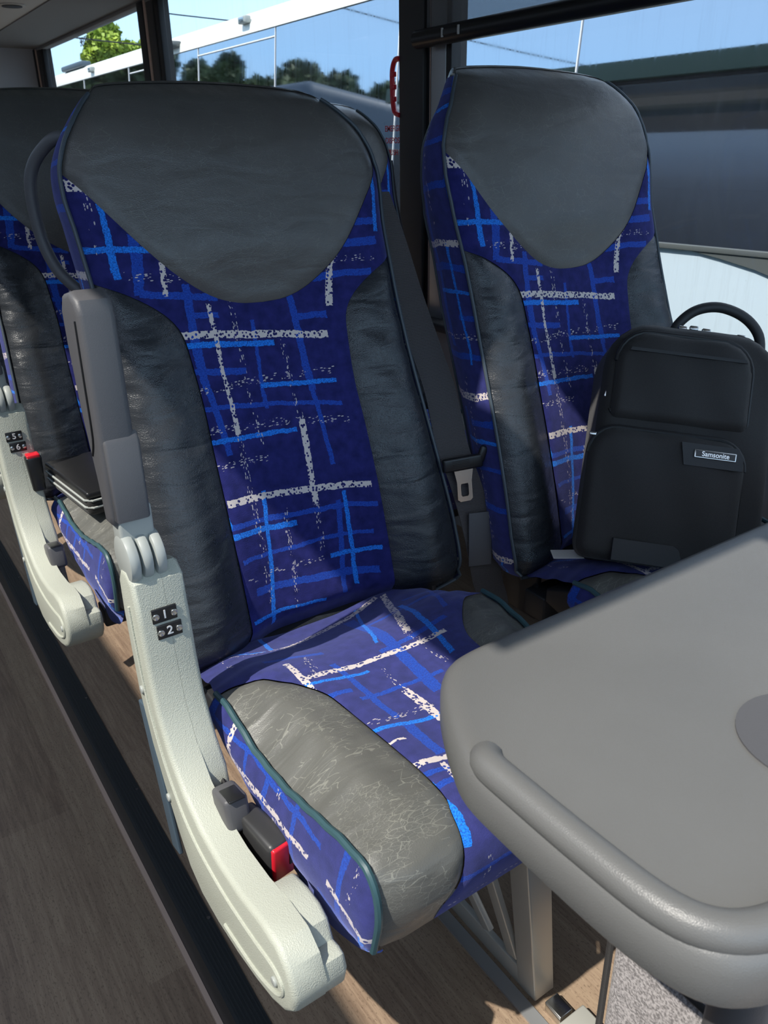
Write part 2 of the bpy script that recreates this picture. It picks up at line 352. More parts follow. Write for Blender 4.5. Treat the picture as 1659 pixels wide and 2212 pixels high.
MT = dict(
    plaid=plaid_mat('plaid_velour', strokes=BACK_STROKES), plaid2=plaid_mat('plaid_velour_seat', (.11, .17), .045, SEAT_STROKES), plaid3=plaid_mat('plaid_velour_side', (.30, .07), .035),
    head=leather('headrest_leather', (.088, .082, .077), .34, .10, .5, .25),
    bol=leather('bolster_leather', (.026, .029, .034), .29, 0, .6, .6),
    cush=leather('worn_leather', (.115, .115, .105), .42, .4, .35, .5),
    pipe=plain('teal_piping', (.035, .085, .10), .45), pipe2=plain('grey_piping', (.05, .065, .08), .45),
    shell=plain('shell_plastic', (.035, .036, .04), .5),
    panel=plain('light_grey_plastic', (.45, .465, .395), .48, 0, .55, 700),
    dark=plain('dark_metal', (.02, .021, .024), .5), black=plain('black_plastic', (.012, .012, .013), .35),
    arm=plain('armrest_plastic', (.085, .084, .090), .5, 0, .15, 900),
    hinge=plain('hinge_plastic', (.36, .38, .36), .4), leg=plain('leg_paint', (.50, .50, .46), .35, .25),
    bluegrey=plain('blue_grey_paint', (.06, .09, .12), .5),
    bucklep=plain('buckle_plastic', (.035, .035, .036), .4), red=plain('red_plastic', (.65, .015, .03), .35), steel=plain('steel', (.62, .62, .60), .25, 1),
    alu=plain('aluminium', (.42, .43, .44), .4, .6), white=plain('white_print', (.75, .75, .75), .6),
    table=plain('table_plastic', (.135, .135, .132), .38, 0, .25, 1100, .5, .06),
    webbing=weave('belt_webbing', (.055, .048, .048), 700, .55, .2, 1),
    bag=weave('bag_nylon', (.014, .0125, .012), 1400, .7, .4), bagtrim=plain('bag_trim', (.018, .019, .021), .55, 0, .2, 900),
    heather=weave('heather_fabric', (.30, .28, .28), 420, .85, .45), pillar=plain('pillar_trim', (.035, .032, .031), .5),
    gasket=plain('rubber', (.008, .008, .009), .5), tan=plain('tan_trim', (.55, .40, .32), .6),
    rack=plain('rack_fabric', (.20, .20, .20), .9, 0, .3, 300), rackl=plain('rack_panel', (.45, .43, .39), .7),
    wall=plain('wall_panel', (.34, .34, .35), .7), glass=bus_glass('window_glass'), blind=mesh_fabric('blind_mesh'),
    floor=wood_mat('vinyl_planks', 1.15), aisle=wood_mat('aisle_planks', 1.0, .15), rubber=plain('nosing_rubber', (.020, .024, .027), .45),
    buswhite=plain('bus_white', (.80, .80, .74), .35), busbody=plain('bus_body_paint', (.60, .70, .78), .35), busgrey=plain('bus_grey', (.10, .11, .11), .4), green=plain('green_paint', (.05, .085, .05), .4),
    asphalt=plain('asphalt', (.10, .10, .10), .9, 0, .3, 60), wire=plain('wire', (.03, .03, .03), .6),
    leafl=foliage('bright_leaves', (.16, .26, .02), (.42, .52, .06)), leafd=foliage('dark_leaves', (.02, .045, .012), (.07, .11, .03)),
    bark=plain('bark', (.09, .07, .05), .9), paper=plain('paper', (.6, .58, .55), .7),
)
t = NT('mirror_glass'); t.set(Base_Color=(.44, .47, .53), Metallic=1.0, Roughness=t.ramp(t.noise(t.coord('Object', (1, 20, 1)), 3, 3), [(.3, (.012,)*3), (.7, (.05,)*3)])); MT['mirror'] = t.m

# ------------------------------------------------------------------ mesh helpers
def link(name, me, mat=None, parent=None, smooth=True):
    ob = bpy.data.objects.new(name, me); COL.objects.link(ob)
    if mat: me.materials.append(MT[mat] if isinstance(mat, str) else mat)
    if smooth:
        me.polygons.foreach_set('use_smooth', [True]*len(me.polygons))
        try: me.set_sharp_from_angle(angle=R(35))
        except Exception: pass
    if parent: ob.parent = parent
    return ob
def obj(name, bm, mat, parent=None, smooth=True):
    bmesh.ops.recalc_face_normals(bm, faces=bm.faces)
    me = bpy.data.meshes.new(name); bm.to_mesh(me); bm.free(); return link(name, me, mat, parent, smooth)
def tag(o, label=None, cat=None, group=None, kind=None):
    for k, v in (('label', label), ('category', cat), ('group', group), ('kind', kind)):
        if v: o[k] = v
    return o
def empty(name, loc=(0, 0, 0)):
    o = bpy.data.objects.new(name, None); o.location = loc; o.empty_display_size = .1; COL.objects.link(o); return o
def copy_tree(o, parent=None):
    c = o.copy(); COL.objects.link(c); c.parent = parent
    for ch in list(o.children): copy_tree(ch, c)
    return c
def box(bm, c, s, bev=0, rot=None, seg=3):
    r = bmesh.ops.create_cube(bm, size=1); vs = r['verts']
    for v in vs: v.co = Vector((v.co.x*s[0], v.co.y*s[1], v.co.z*s[2]))
    if bev:
        ed = list({e for v in vs for e in v.link_edges}); n0 = set(bm.verts) - set(vs)
        bmesh.ops.bevel(bm, geom=ed, offset=bev, segments=seg, affect='EDGES', profile=.5)
        vs = [v for v in bm.verts if v not in n0]
    m_ = (rot.to_4x4() if rot is not None else Matrix.Identity(4)); m_.translation = Vector(c)
    for v in vs: v.co = m_ @ v.co
    return vs
def bxo(name, c, s, mat, parent=None, bev=0, rot=None):
    bm = bmesh.new(); box(bm, c, s, bev, rot); return obj(name, bm, mat, parent)
def span(name, x0, x1, y0, y1, z0, z1, mat, parent=None, bev=0):
    return bxo(name, ((x0+x1)/2, (y0+y1)/2, (z0+z1)/2), (x1-x0, y1-y0, z1-z0), mat, parent, bev)
def smooth_pts(pts, n=6, closed=False):
    P = [Vector(p) for p in pts]; out = []; L = len(P)
    rngi = range(L) if closed else range(L-1)
    for i in rngi:
        p0 = P[(i-1) % L] if (closed or i > 0) else P[i]; p1 = P[i]; p2 = P[(i+1) % L]; p3 = P[(i+2) % L] if (closed or i+2 < L) else P[i+1]
        for k in range(n):
            t_ = k/n
            out.append(.5*((2*p1) + (-p0+p2)*t_ + (2*p0-5*p1+4*p2-p3)*t_*t_ + (-p0+3*p1-3*p2+p3)*t_**3))
    if not closed: out.append(P[-1])
    return out
def tube(bm, pts, r, n=10, cap=True, flat=None):
    pts = [Vector(p) for p in pts]; rings = []; prev = None
    for i, p_ in enumerate(pts):
        d = (pts[min(i+1, len(pts)-1)] - pts[max(i-1, 0)]).normalized()
        a_ = (prev if prev is not None else (Vector((0, 0, 1)) if abs(d.z) < .9 else Vector((1, 0, 0))))
        x = (a_ - d*a_.dot(d)).normalized(); prev = x; y = d.cross(x)
        rr = r[i] if isinstance(r, (list, tuple)) else r
        rings.append([bm.verts.new(p_ + (x*math.cos(2*math.pi*k/n) + y*math.sin(2*math.pi*k/n)*(flat or 1))*rr) for k in range(n)])
    for a_, b_ in zip(rings, rings[1:]):
        for k in range(n): bm.faces.new((a_[k], a_[(k+1) % n], b_[(k+1) % n], b_[k]))
    if cap: bm.faces.new(rings[0][::-1]); bm.faces.new(rings[-1])
def tubo(name, pts, r, mat, parent=None, n=10, flat=None):
    bm = bmesh.new(); tube(bm, pts, r, n, True, flat); return obj(name, bm, mat, parent)
def prism(bm, poly, x0, x1, bev=0, axis='x', seg=3, only=0):
    """extrude a polygon given in the plane across `axis`"""
    def mk(a, b, x): return {'x': (x, a, b), 'y': (a, x, b), 'z': (a, b, x)}[axis]
    A = [bm.verts.new(mk(a, b, x0)) for a, b in poly]; B = [bm.verts.new(mk(a, b, x1)) for a, b in poly]; n = len(poly)
    fa = bm.faces.new(A); fb = bm.faces.new(B[::-1])
    for i in range(n): bm.faces.new((A[i], B[i], B[(i+1) % n], A[(i+1) % n]))
    bmesh.ops.recalc_face_normals(bm, faces=bm.faces)
    if bev:
        ed = [e_ for e_ in (list(fa.edges) if only != 2 else []) + (list(fb.edges) if only != 1 else [])]
        bmesh.ops.bevel(bm, geom=ed, offset=bev, segments=seg, affect='EDGES', profile=.5)
def strip(name, pts, width_dir, w_, mat, parent=None, th=.0015):
    """flat webbing along pts, width along width_dir"""
    bm = bmesh.new(); uvl = bm.loops.layers.uv.new('UVMap'); W = [Vector(d).normalized() for d in (width_dir if isinstance(width_dir, list) else [width_dir]*len(pts))]
    rings = []; s_ = 0; P = [Vector(p_) for p_ in pts]
    for i, p_ in enumerate(P):
        d = (P[min(i+1, len(P)-1)] - P[max(i-1, 0)]).normalized(); x = W[i]; nn = d.cross(x).normalized()
        if i: s_ += (P[i]-P[i-1]).length
        ww = w_[i] if isinstance(w_, (list, tuple)) else w_
        rings.append(([bm.verts.new(p_ + x*ww*a_ + nn*th*b_) for a_, b_ in ((-.5, -1), (.5, -1), (.5, 1), (-.5, 1))], s_))
    for (a_, sa), (b_, sb) in zip(rings, rings[1:]):
        for k in range(4):
            f = bm.faces.new((a_[k], a_[(k+1) % 4], b_[(k+1) % 4], b_[k]))
            for lp, (u, v) in zip(f.loops, ((0, sa), (.05, sa), (.05, sb), (0, sb))): lp[uvl].uv = (u, v)
    bm.faces.new(rings[0][0][::-1]); bm.faces.new(rings[-1][0])
    return obj(name, bm, mat, parent)
def resample(poly, step, closed=True):
    out = []; n = len(poly)
    for i in range(n if closed else n-1):
        a_, b_ = np.array(poly[i], float), np.array(poly[(i+1) % n], float); L = np.hypot(*(b_-a_)); k = max(1, int(round(L/step)))
        for j in range(k): out.append(tuple(a_ + (b_-a_)*j/k))
    if not closed: out.append(tuple(poly[-1]))
    return out
def in_poly(P, poly):
    x, y = P[:, 0], P[:, 1]; r = np.zeros(len(P), bool); n = len(poly)
    for i in range(n):
        x1, y1 = poly[i]; x2, y2 = poly[(i+1) % n]
        c = ((y1 > y) != (y2 > y))
        with np.errstate(all='ignore'): xi = (x2-x1)*(y-y1)/(y2-y1+1e-12)+x1
        r ^= c & (x < xi)
    return r
def seg_dist(P, poly, closed=True):
    d = np.full(len(P), 9.); n = len(poly)
    for i in range(n if closed else n-1):
        a_, b_ = np.array(poly[i]), np.array(poly[(i+1) % n]); ab = b_-a_; L = (ab@ab)+1e-12
        t_ = np.clip(((P-a_)@ab)/L, 0, 1); d = np.minimum(d, np.hypot(*(P-a_-t_[:, None]*ab).T))
    return d
def patch(name, poly, surf, mat, parent, step=.008, dip=.004, dw=.014, uvo=(0, 0), flip=False):
    """an upholstery panel: outline in the pad's own 2-D pattern space, lifted onto surf(u, v, puff)"""
    poly = resample(poly, step); A = np.array(poly)
    gx = np.arange(A[:, 0].min(), A[:, 0].max(), step); gy = np.arange(A[:, 1].min(), A[:, 1].max(), step)
    G = np.array([(x, y) for x in gx for y in gy]); G = G[in_poly(G, poly)]
    d = seg_dist(G, poly); G = G[d > step*.55]
    # extra rings near the seam for a soft rolled edge
    P = [Vector(p_) for p_ in poly] + [Vector(g) for g in G]; n = len(poly)
    r = delaunay_2d_cdt(P, [(i, (i+1) % n) for i in range(n)], [], 1, 1e-6)
    V = np.array([tuple(v) for v in r[0]]); D = seg_dist(V, poly)
    k = np.clip(1 - D/dw, 0, 1); puff = -dip*k*k
    co = surf(V[:, 0], V[:, 1], puff)
    me = bpy.data.meshes.new(name); fc = [tuple(f) if not flip else tuple(f)[::-1] for f in r[2]]
    me.from_pydata([tuple(c) for c in co], [], fc)
    uv = me.uv_layers.new(name='UVMap'); li = np.zeros(len(me.loops), np.int32); me.loops.foreach_get('vertex_index', li)
    uv.data.foreach_set('uv', (V[li] + np.array(uvo)).astype(np.float32).ravel())
    ob = link(name, me, mat, parent, False)
    me.polygons.foreach_set('use_smooth', [True]*len(me.polygons)); return ob
def text(name, s, size, mat, parent, mw, ext=.0004, bold=False, align='CENTER'):
    cu = bpy.data.curves.new(name, 'FONT'); cu.body = s; cu.size = size; cu.extrude = ext; cu.align_x = align; cu.align_y = 'CENTER'
    if bold: cu.offset = size*.012
    tmp = bpy.data.objects.new('tmp', cu); me = bpy.data.meshes.new_from_object(tmp); bpy.data.objects.remove(tmp)
    ob = link(name, me, mat, parent, False); ob.matrix_world = mw; 
    if parent:
        ob.matrix_parent_inverse = Matrix.Identity(4); ob.matrix_basis = mw
    return ob
def frame(o_, x, y):
    x = Vector(x).normalized(); y = Vector(y); y = (y - x*y.dot(x)).normalized(); z = x.cross(y)
    m_ = Matrix((x, y, z)).transposed().to_4x4(); m_.translation = Vector(o_); return m_
def disc(bm, c, axis, r, h, n=28, bev=.0):
    q = Vector(axis).normalized().to_track_quat('Z', 'Y').to_matrix().to_4x4(); q.translation = Vector(c)
    rr = bmesh.ops.create_cone(bm, cap_ends=True, segments=n, radius1=r, radius2=r, depth=h, matrix=q)
    if bev:
        ed = [e_ for e_ in {e_ for v in rr['verts'] for e_ in v.link_edges} if len(e_.link_faces) == 2 and any(len(f.verts) > 4 for f in e_.link_faces)]
        bmesh.ops.bevel(bm, geom=ed, offset=bev, segments=2, affect='EDGES', profile=.5)
def disco(name, c, axis, r, h, mat, parent=None, bev=0, n=28):
    bm = bmesh.new(); disc(bm, c, axis, r, h, n, bev); return obj(name, bm, mat, parent)

# ------------------------------------------------------------------ setting: floor, walls, roof
def struct(o): o['kind'] = 'structure'; return o
struct(span('floor', .235, 1.52, -1.6, 6.25, -.03, 0, 'floor'))
struct(span('floor_aisle', -1.05, .221, -1.6, 6.25, -.11, -.08, 'aisle'))
bm = bmesh.new(); prism(bm, [(.222, -.08), (.222, .002), (.2255, .0055), (.262, .0055), (.262, -.0005), (.235, -.001), (.235, -.08)], -1.6, 6.25, 0, 'y')
for k in range(6): box(bm, (.2285+k*.0056, 2.3, .0062), (.0028, 7.8, .0022))
edge = struct(obj('trim_1', bm, 'rubber', None, False))
for k in range(9): disco('screw', (.2565, .55+k*.34, .0064), (0, 0, 1), .003, .002, 'steel', edge, 0, 10)
struct(span('trim_2', .2135, .2215, -1.6, 6.25, -.08, -.072, 'tan'))
struct(span('floor_track', .555, .575, .2, 5.8, 0, .004, 'alu'))
# window wall: lower wall, sill, pillars, header
struct(span('wall_right', 1.50, 1.56, -1.6, 6.25, 0, .62, 'wall'))
struct(span('trim_3', 1.44, 1.56, -1.6, 6.25, .62, .645, 'pillar', None, .006))
struct(span('wall_right_header', 1.50, 1.56, -1.6, 6.25, 1.735, 1.86, 'pillar'))
for k, yb in enumerate((-.2, 4.045, 6.12)):
    y0, y1 = yb-.125, yb+.125
    p_ = struct(span('wall_pillar', 1.515, 1.56, y0+.03, y1-.03, .64, 1.74, 'pillar'))
    span('gasket', 1.500, 1.53, y0+.005, y0+.055, .64, 1.74, 'gasket', p_, .004)
    span('cover_strip', 1.496, 1.53, y0+.062, y0+.145, .64, 1.74, 'pillar', p_, .004)
    span('tan_strip', 1.492, 1.53, y0+.146, y0+.168, .64, 1.74, 'tan', p_, .002)
    span('gasket', 1.488, 1.53, y0+.170, y0+.245, .64, 1.74, 'gasket', p_, .004)
p_ = struct(span('wall_pillar', 1.515, 1.56, 1.88, 2.09, .64, 1.74, 'pillar'))
span('cover_strip', 1.488, 1.53, 1.978, 2.092, .64, 1.74, 'pillar', p_, .004)
span('gasket', 1.500, 1.53, 1.951, 1.977, .64, 1.74, 'gasket', p_, .003)
span('tan_strip', 1.499, 1.53, 1.958, 1.962, .64, 1.74, 'tan', p_)
al = span('alloy_strip', 1.494, 1.53, 1.887, 1.95, .64, 1.74, 'alu', p_, .002)
for z in (1.37, 1.30, .9): disco('screw', (1.493, 1.915, z if z != 1.30 else 1.62), (1, 0, 0), .0045, .003, 'steel', al, 0, 12)
span('gasket', 1.495, 1.53, 1.865, 1.886, .64, 1.74, 'gasket', p_, .003)
wins = []
for i, (y0, y1) in enumerate(((-.11, 1.90), (2.07, 3.97), (4.12, 6.03))):
    g = struct(span('window_%d' % (i+1), 1.535, 1.541, y0, y1, .63, 1.75, 'glass')); wins.append(g)
# emergency text printed on the panes (read from inside)
tw = text('exit_lettering', 'EMERGENCY  EXIT', .045, 'black', wins[2], frame((1.530, 5.13, 1.690), (0, -1, 0), (0, 0, 1)), .0002, True)
tw.scale = (.72, 1.3, 1)
st = span('exit_sticker', 1.5325, 1.5335, 2.03, 2.235, 1.065, 1.185, 'glass', wins[1])
for k, (s_, sz) in enumerate((('EMERGENCY EXIT', .023), ('DISPOSABLE SEAL', .023), ('PUSH TO OPEN', .022))):
    text('sticker_lettering', s_, sz, 'red', wins[1], frame((1.5318, 2.135, 1.165-k*.033), (0, -1, 0), (0, 0, 1)), .0002, True)
# luggage rack underside and ceiling
struct(span('ceiling_rack', 1.15, 1.535, -.5, 6.25, 1.745, 1.80, 'rack'))
struct(span('trim_4', 1.495, 1.535, -1.6, 6.25, 1.728, 1.746, 'rack', None, .004))
struct(span('ceiling_service_panel', .93, 1.149, -.5, 6.25, 1.75, 1.80, 'rackl'))
sp = struct(disco('ceiling_speaker', (1.035, 4.55, 1.748), (0, 0, 1), .062, .008, 'rackl', None, .003)); disco('grille', (1.035, 4.55, 1.744), (0, 0, 1), .045, .006, 'gasket', sp)
struct(span('ceiling_rack_front', .90, .93, -.5, 6.25, 1.75, 1.82, 'rackl'))
# roof: solid on the window side, unseen far-side strip and hatch openings made up to admit sun
RZ0, RZ1 = 1.82, 1.86
struct(span('ceiling_far', .26, 1.56, -.5, 6.3, RZ0, RZ1, 'green'))
struct(span('ceiling', -.37, .06, .30, 6.3, RZ0, RZ1, 'rackl'))
struct(span('ceiling_mid_front', .02, .26, -.5, .73, RZ0, RZ1+.002, 'rackl'))
struct(span('ceiling_mid_rear', .06, .26, .86, 6.3, RZ0, RZ1, 'rackl'))
struct(span('unseen_wall_left', -1.12, -1.07, -1.6, 6.25, -.1, 1.449, 'wall'))  # unseen; closed without windows to darken the view mirrored in the other coach
struct(span('unseen_sun_block_left', -1.12, -1.07, -1.6, 6.25, 1.45, 2.05, 'wall'))  # unseen; raised above roof level to keep sun off the floor
struct(span('wall_rear', -1.1, 1.52, 6.2, 6.25, -.1, RZ0, 'wall'))
struct(span('wall_front', -1.1, 1.52, -1.65, -1.6, -.1, .6, 'wall'))
# own bus outside skin
struct(span('wall_outer_skin', 1.562, 1.58, -2.0, 6.5, -.9, .62, 'green'))
struct(span('trim_roof_cant', 1.562, 1.60, -2.0, 6.5, 1.75, 1.86, 'green'))
struct(span('ground', -60, 120, -40, 120, -1.25, -1.2, 'asphalt'))

# roller blind
bl = empty('roller_blind', (1.46, .965, 1.372)); tag(bl, 'black mesh roller blind pulled partly down over the front window', 'blind')
bm = bmesh.new(); tube(bm, [(0, -1.1, 0), (0, 1.0, 0)], .0225, 14); obj('bottom_bar', bm, 'black', bl)
span('blind_fabric', .004, .0055, -1.1, .965, .012, .38, 'blind', bl)
h = span('pull_clip', -.0245, -.019, .80, .865, -.006, .008, 'black', bl, .002)
span('clip_edge', -.026, -.0225, .798, .803, -.009, .011, 'paper', h); span('clip_edge', -.026, -.0225, .862, .867, -.009, .011, 'paper', h)
# hammer
hm = empty('emergency_hammer', (1.490, 2.108, 1.268)); tag(hm, 'red emergency hammer hanging on the dark window pillar', 'hammer')
tubo('handle', smooth_pts([(0, -.02, .072), (0, .004, .070), (0, .018, .045), (0, .018, 0), (0, .016, -.035), (0, .006, -.062), (0, -.02, -.070)], 5), .0075, 'red', hm, 10)
for z in (.035, .003, -.028): bxo('grip_rib', (-.004, .006, z), (.014, .012, .014), 'red', hm, .003)
bxo('holder', (.014, -.035, -.01), (.014, .03, .12), 'black', hm, .004)

# ------------------------------------------------------------------ the coach seat
YO = .75                                   # seat origin lies under the cushion
HALF = [(0, .405), (.15, .405), (.225, .410), (.246, .420), (.257, .443), (.259, .50), (.253, .60), (.247, .70), (.242, .80), (.240, .90), (.244, 1.0), (.249, 1.05), (.246, 1.087), (.231, 1.122), (.208, 1.152), (.180, 1.178), (.155, 1.190), (.08, 1.196), (0, 1.198)]
NS, NE = 3, 15                              # indices of the side run (bottom corner .. top corner)
def sst(x, a, b): t_ = np.clip((x-a)/(b-a), 0, 1); return t_*t_*(3-2*t_)
OUT = [tuple(p_) for p_ in HALF] + [(-u, z) for u, z in HALF[-2:0:-1]]
def back_front(u, z, puff=0):
    """front skin of the backrest: y for pattern point (u, z)"""
    u = np.asarray(u, float); z = np.asarray(z, float); au = np.abs(u)
    y = .97 + .285*(z-.414)
    L = 1 - sst(z, .5, .93)
    f = .052*sst(au, .06, .21)*(.25+.75*L)*(1-sst(z, .9, 1.0)) + .010*np.exp(-((au-.19)/.035)**2)*sst(z, .42, .5)*(1-sst(z, .82, .93))
    f += .010*(1-sst(z, .42, .6))*0 + .012*np.exp(-((z-.62)/.12)**2)*(1-sst(au, .08, .16))
    f += .024*sst(z, .90, 1.0)*(1-(au/.27)**2)*(1-sst(z, 1.10, 1.2)*.6)
    y = y - f + .035*sst(z, 1.12, 1.20)**1.5 + .028*sst(z, 1.176, 1.199)
    # bottom roll
    y = y + .030*(1-sst(z, .403, .45))
    P = np.stack([u, z], -1).reshape(-1, 2); d = seg_dist(P, [tuple(q) for q in OUT]).reshape(u.shape)
    y = y + .016*np.clip(1-d/.03, 0, 1)**2*(z > .43)
    return y - puff
def sb(u, v, puff): return np.stack([u, back_front(u, v, 0) - YO - puff*1.0, v], -1)
def depth_at(z): return np.interp(z, [.40, .6, .85, 1.0, 1.1, 1.15, 1.2], [.085, .105, .115, .105, .08, .055, .03])
def wig(u, v, puff):                       # leather creases on the bolsters
    s_ = back_front(u, v, 0) - YO - puff
    k = .0013*np.sin(v*85+np.abs(u)*60+np.sin(v*31)*1.5)*np.exp(-((v-.80)/.10)**2)*sst(np.abs(u), .14, .17)
    return np.stack([u, s_ + k, v], -1)

VL = [(0, .898), (.04, .901), (.08, .915), (.125, .946), (.165, .985), (.21, 1.038), (.2455, 1.080)]
BI = [(.2405, .945), (.205, .930), (.17, .909), (.147, .888), (.135, .865), (.131, .83), (.128, .77), (.130, .7), (.131, .6), (.131, .5), (.131, .4055)]
def sm2(p_): return [tuple(q)[:2] for q in smooth_pts([(a_, b_, 0) for a_, b_ in p_], 4)]
VLs, BIs = sm2(VL), sm2(BI); HS = sm2(HALF[NS:]); HB = HALF[:NS+1]
right_all = HB[:-1] + HS                    # from bottom centre up to top centre, smoothed
def hrun(z0, z1): return [q for q in right_all if z0 < q[1] < z1]
mir = lambda L: [(-a_, b_) for a_, b_ in L]
head_poly = VLs[:-1] + [(.2455, 1.080)] + [q for q in HS if q[1] > 1.09] + mir([q for q in HS[:-1] if q[1] > 1.09][::-1]) + [(-.2455, 1.080)] + mir(VLs[1:-1][::-1])
bol_poly = BIs + [q for q in HB if q[0] > .14] [0:] + [q for q in HS if .42 < q[1] < .944]
cr = BIs[::-1] + [q for q in HS if .947 < q[1] < 1.078] + VLs[::-1][0:]
center_poly = cr[:-1] + [VLs[0]] + mir(cr[:-1][::-1])

# cushion pattern: s = arc length along the profile from rear to front
PR = [(.985, .415), (.94, .424), (.89, .443), (.845, .462), (.80, .474), (.74, .478), (.67, .479), (.60, .484), (.53, .490), (.485, .489), (.457, .479), (.441, .462), (.437, .44), (.439, .418), (.446, .396), (.455, .373)]
PRs = np.array([tuple(q)[:2] for q in smooth_pts([(a_, b_, 0) for a_, b_ in PR], 6)]); PS = np.concatenate([[0], np.cumsum(np.hypot(*np.diff(PRs, axis=0).T))])
SY = lambda y: float(np.interp(-y, -PRs[:66, 0], PS[:66]))
SEND = float(PS[-1])
CX = -.022; CW = .225
def cush(u, s_, puff):
    y = np.interp(s_, PS, PRs[:, 0]); z = np.interp(s_, PS, PRs[:, 1]); au = np.abs(u)
    edge = np.interp(y, [.45, .48, .55, .63, .71, .76, .80, .86], [0, -.006, -.018, -.029, -.029, -.015, -.006, -.004])
    z = z + edge*sst(au, .15, CW)**1.3 + .006*np.exp(-((au-.165)/.035)**2)*sst(y, .44, .5) - .008*(1-sst(au, .04, .12))*sst(y, .45, .55)
    nf = sst(-y, -.47, -.437)               # front face: puff acts forwards
    z = z + puff*(1-nf); y = y - puff*nf
    y = y + .010*sst(au, .18, CW)*nf
    k = .0012*np.sin(s_*140+u*40)*sst(au, .12, .16)
    return np.stack([CX+u, y-YO, z+k*(1-nf)], -1)
CI = [(.2245, SY(.822)), (.205, SY(.825)), (.185, SY(.815)), (.150, SY(.78)), (.122, SY(.74)), (.112, SY(.70)), (.108, SY(.60)), (.110, SY(.50)), (.118, SY(.47)), (.130, SEND-.06), (.146, SEND-.025), (.152, SEND)]
CIs = sm2(CI)
cb_poly = CIs + [(.19, SEND), (.215, SEND-.003), (.225, SEND-.015)] + [(.225, SEND-.05), (.225, SY(.5))]
cc_poly = CIs[::-1] + [(.222, SY(.84)), (.215, SY(.87)), (.205, 0)]
cc_poly = cc_poly + mir(cc_poly[::-1])

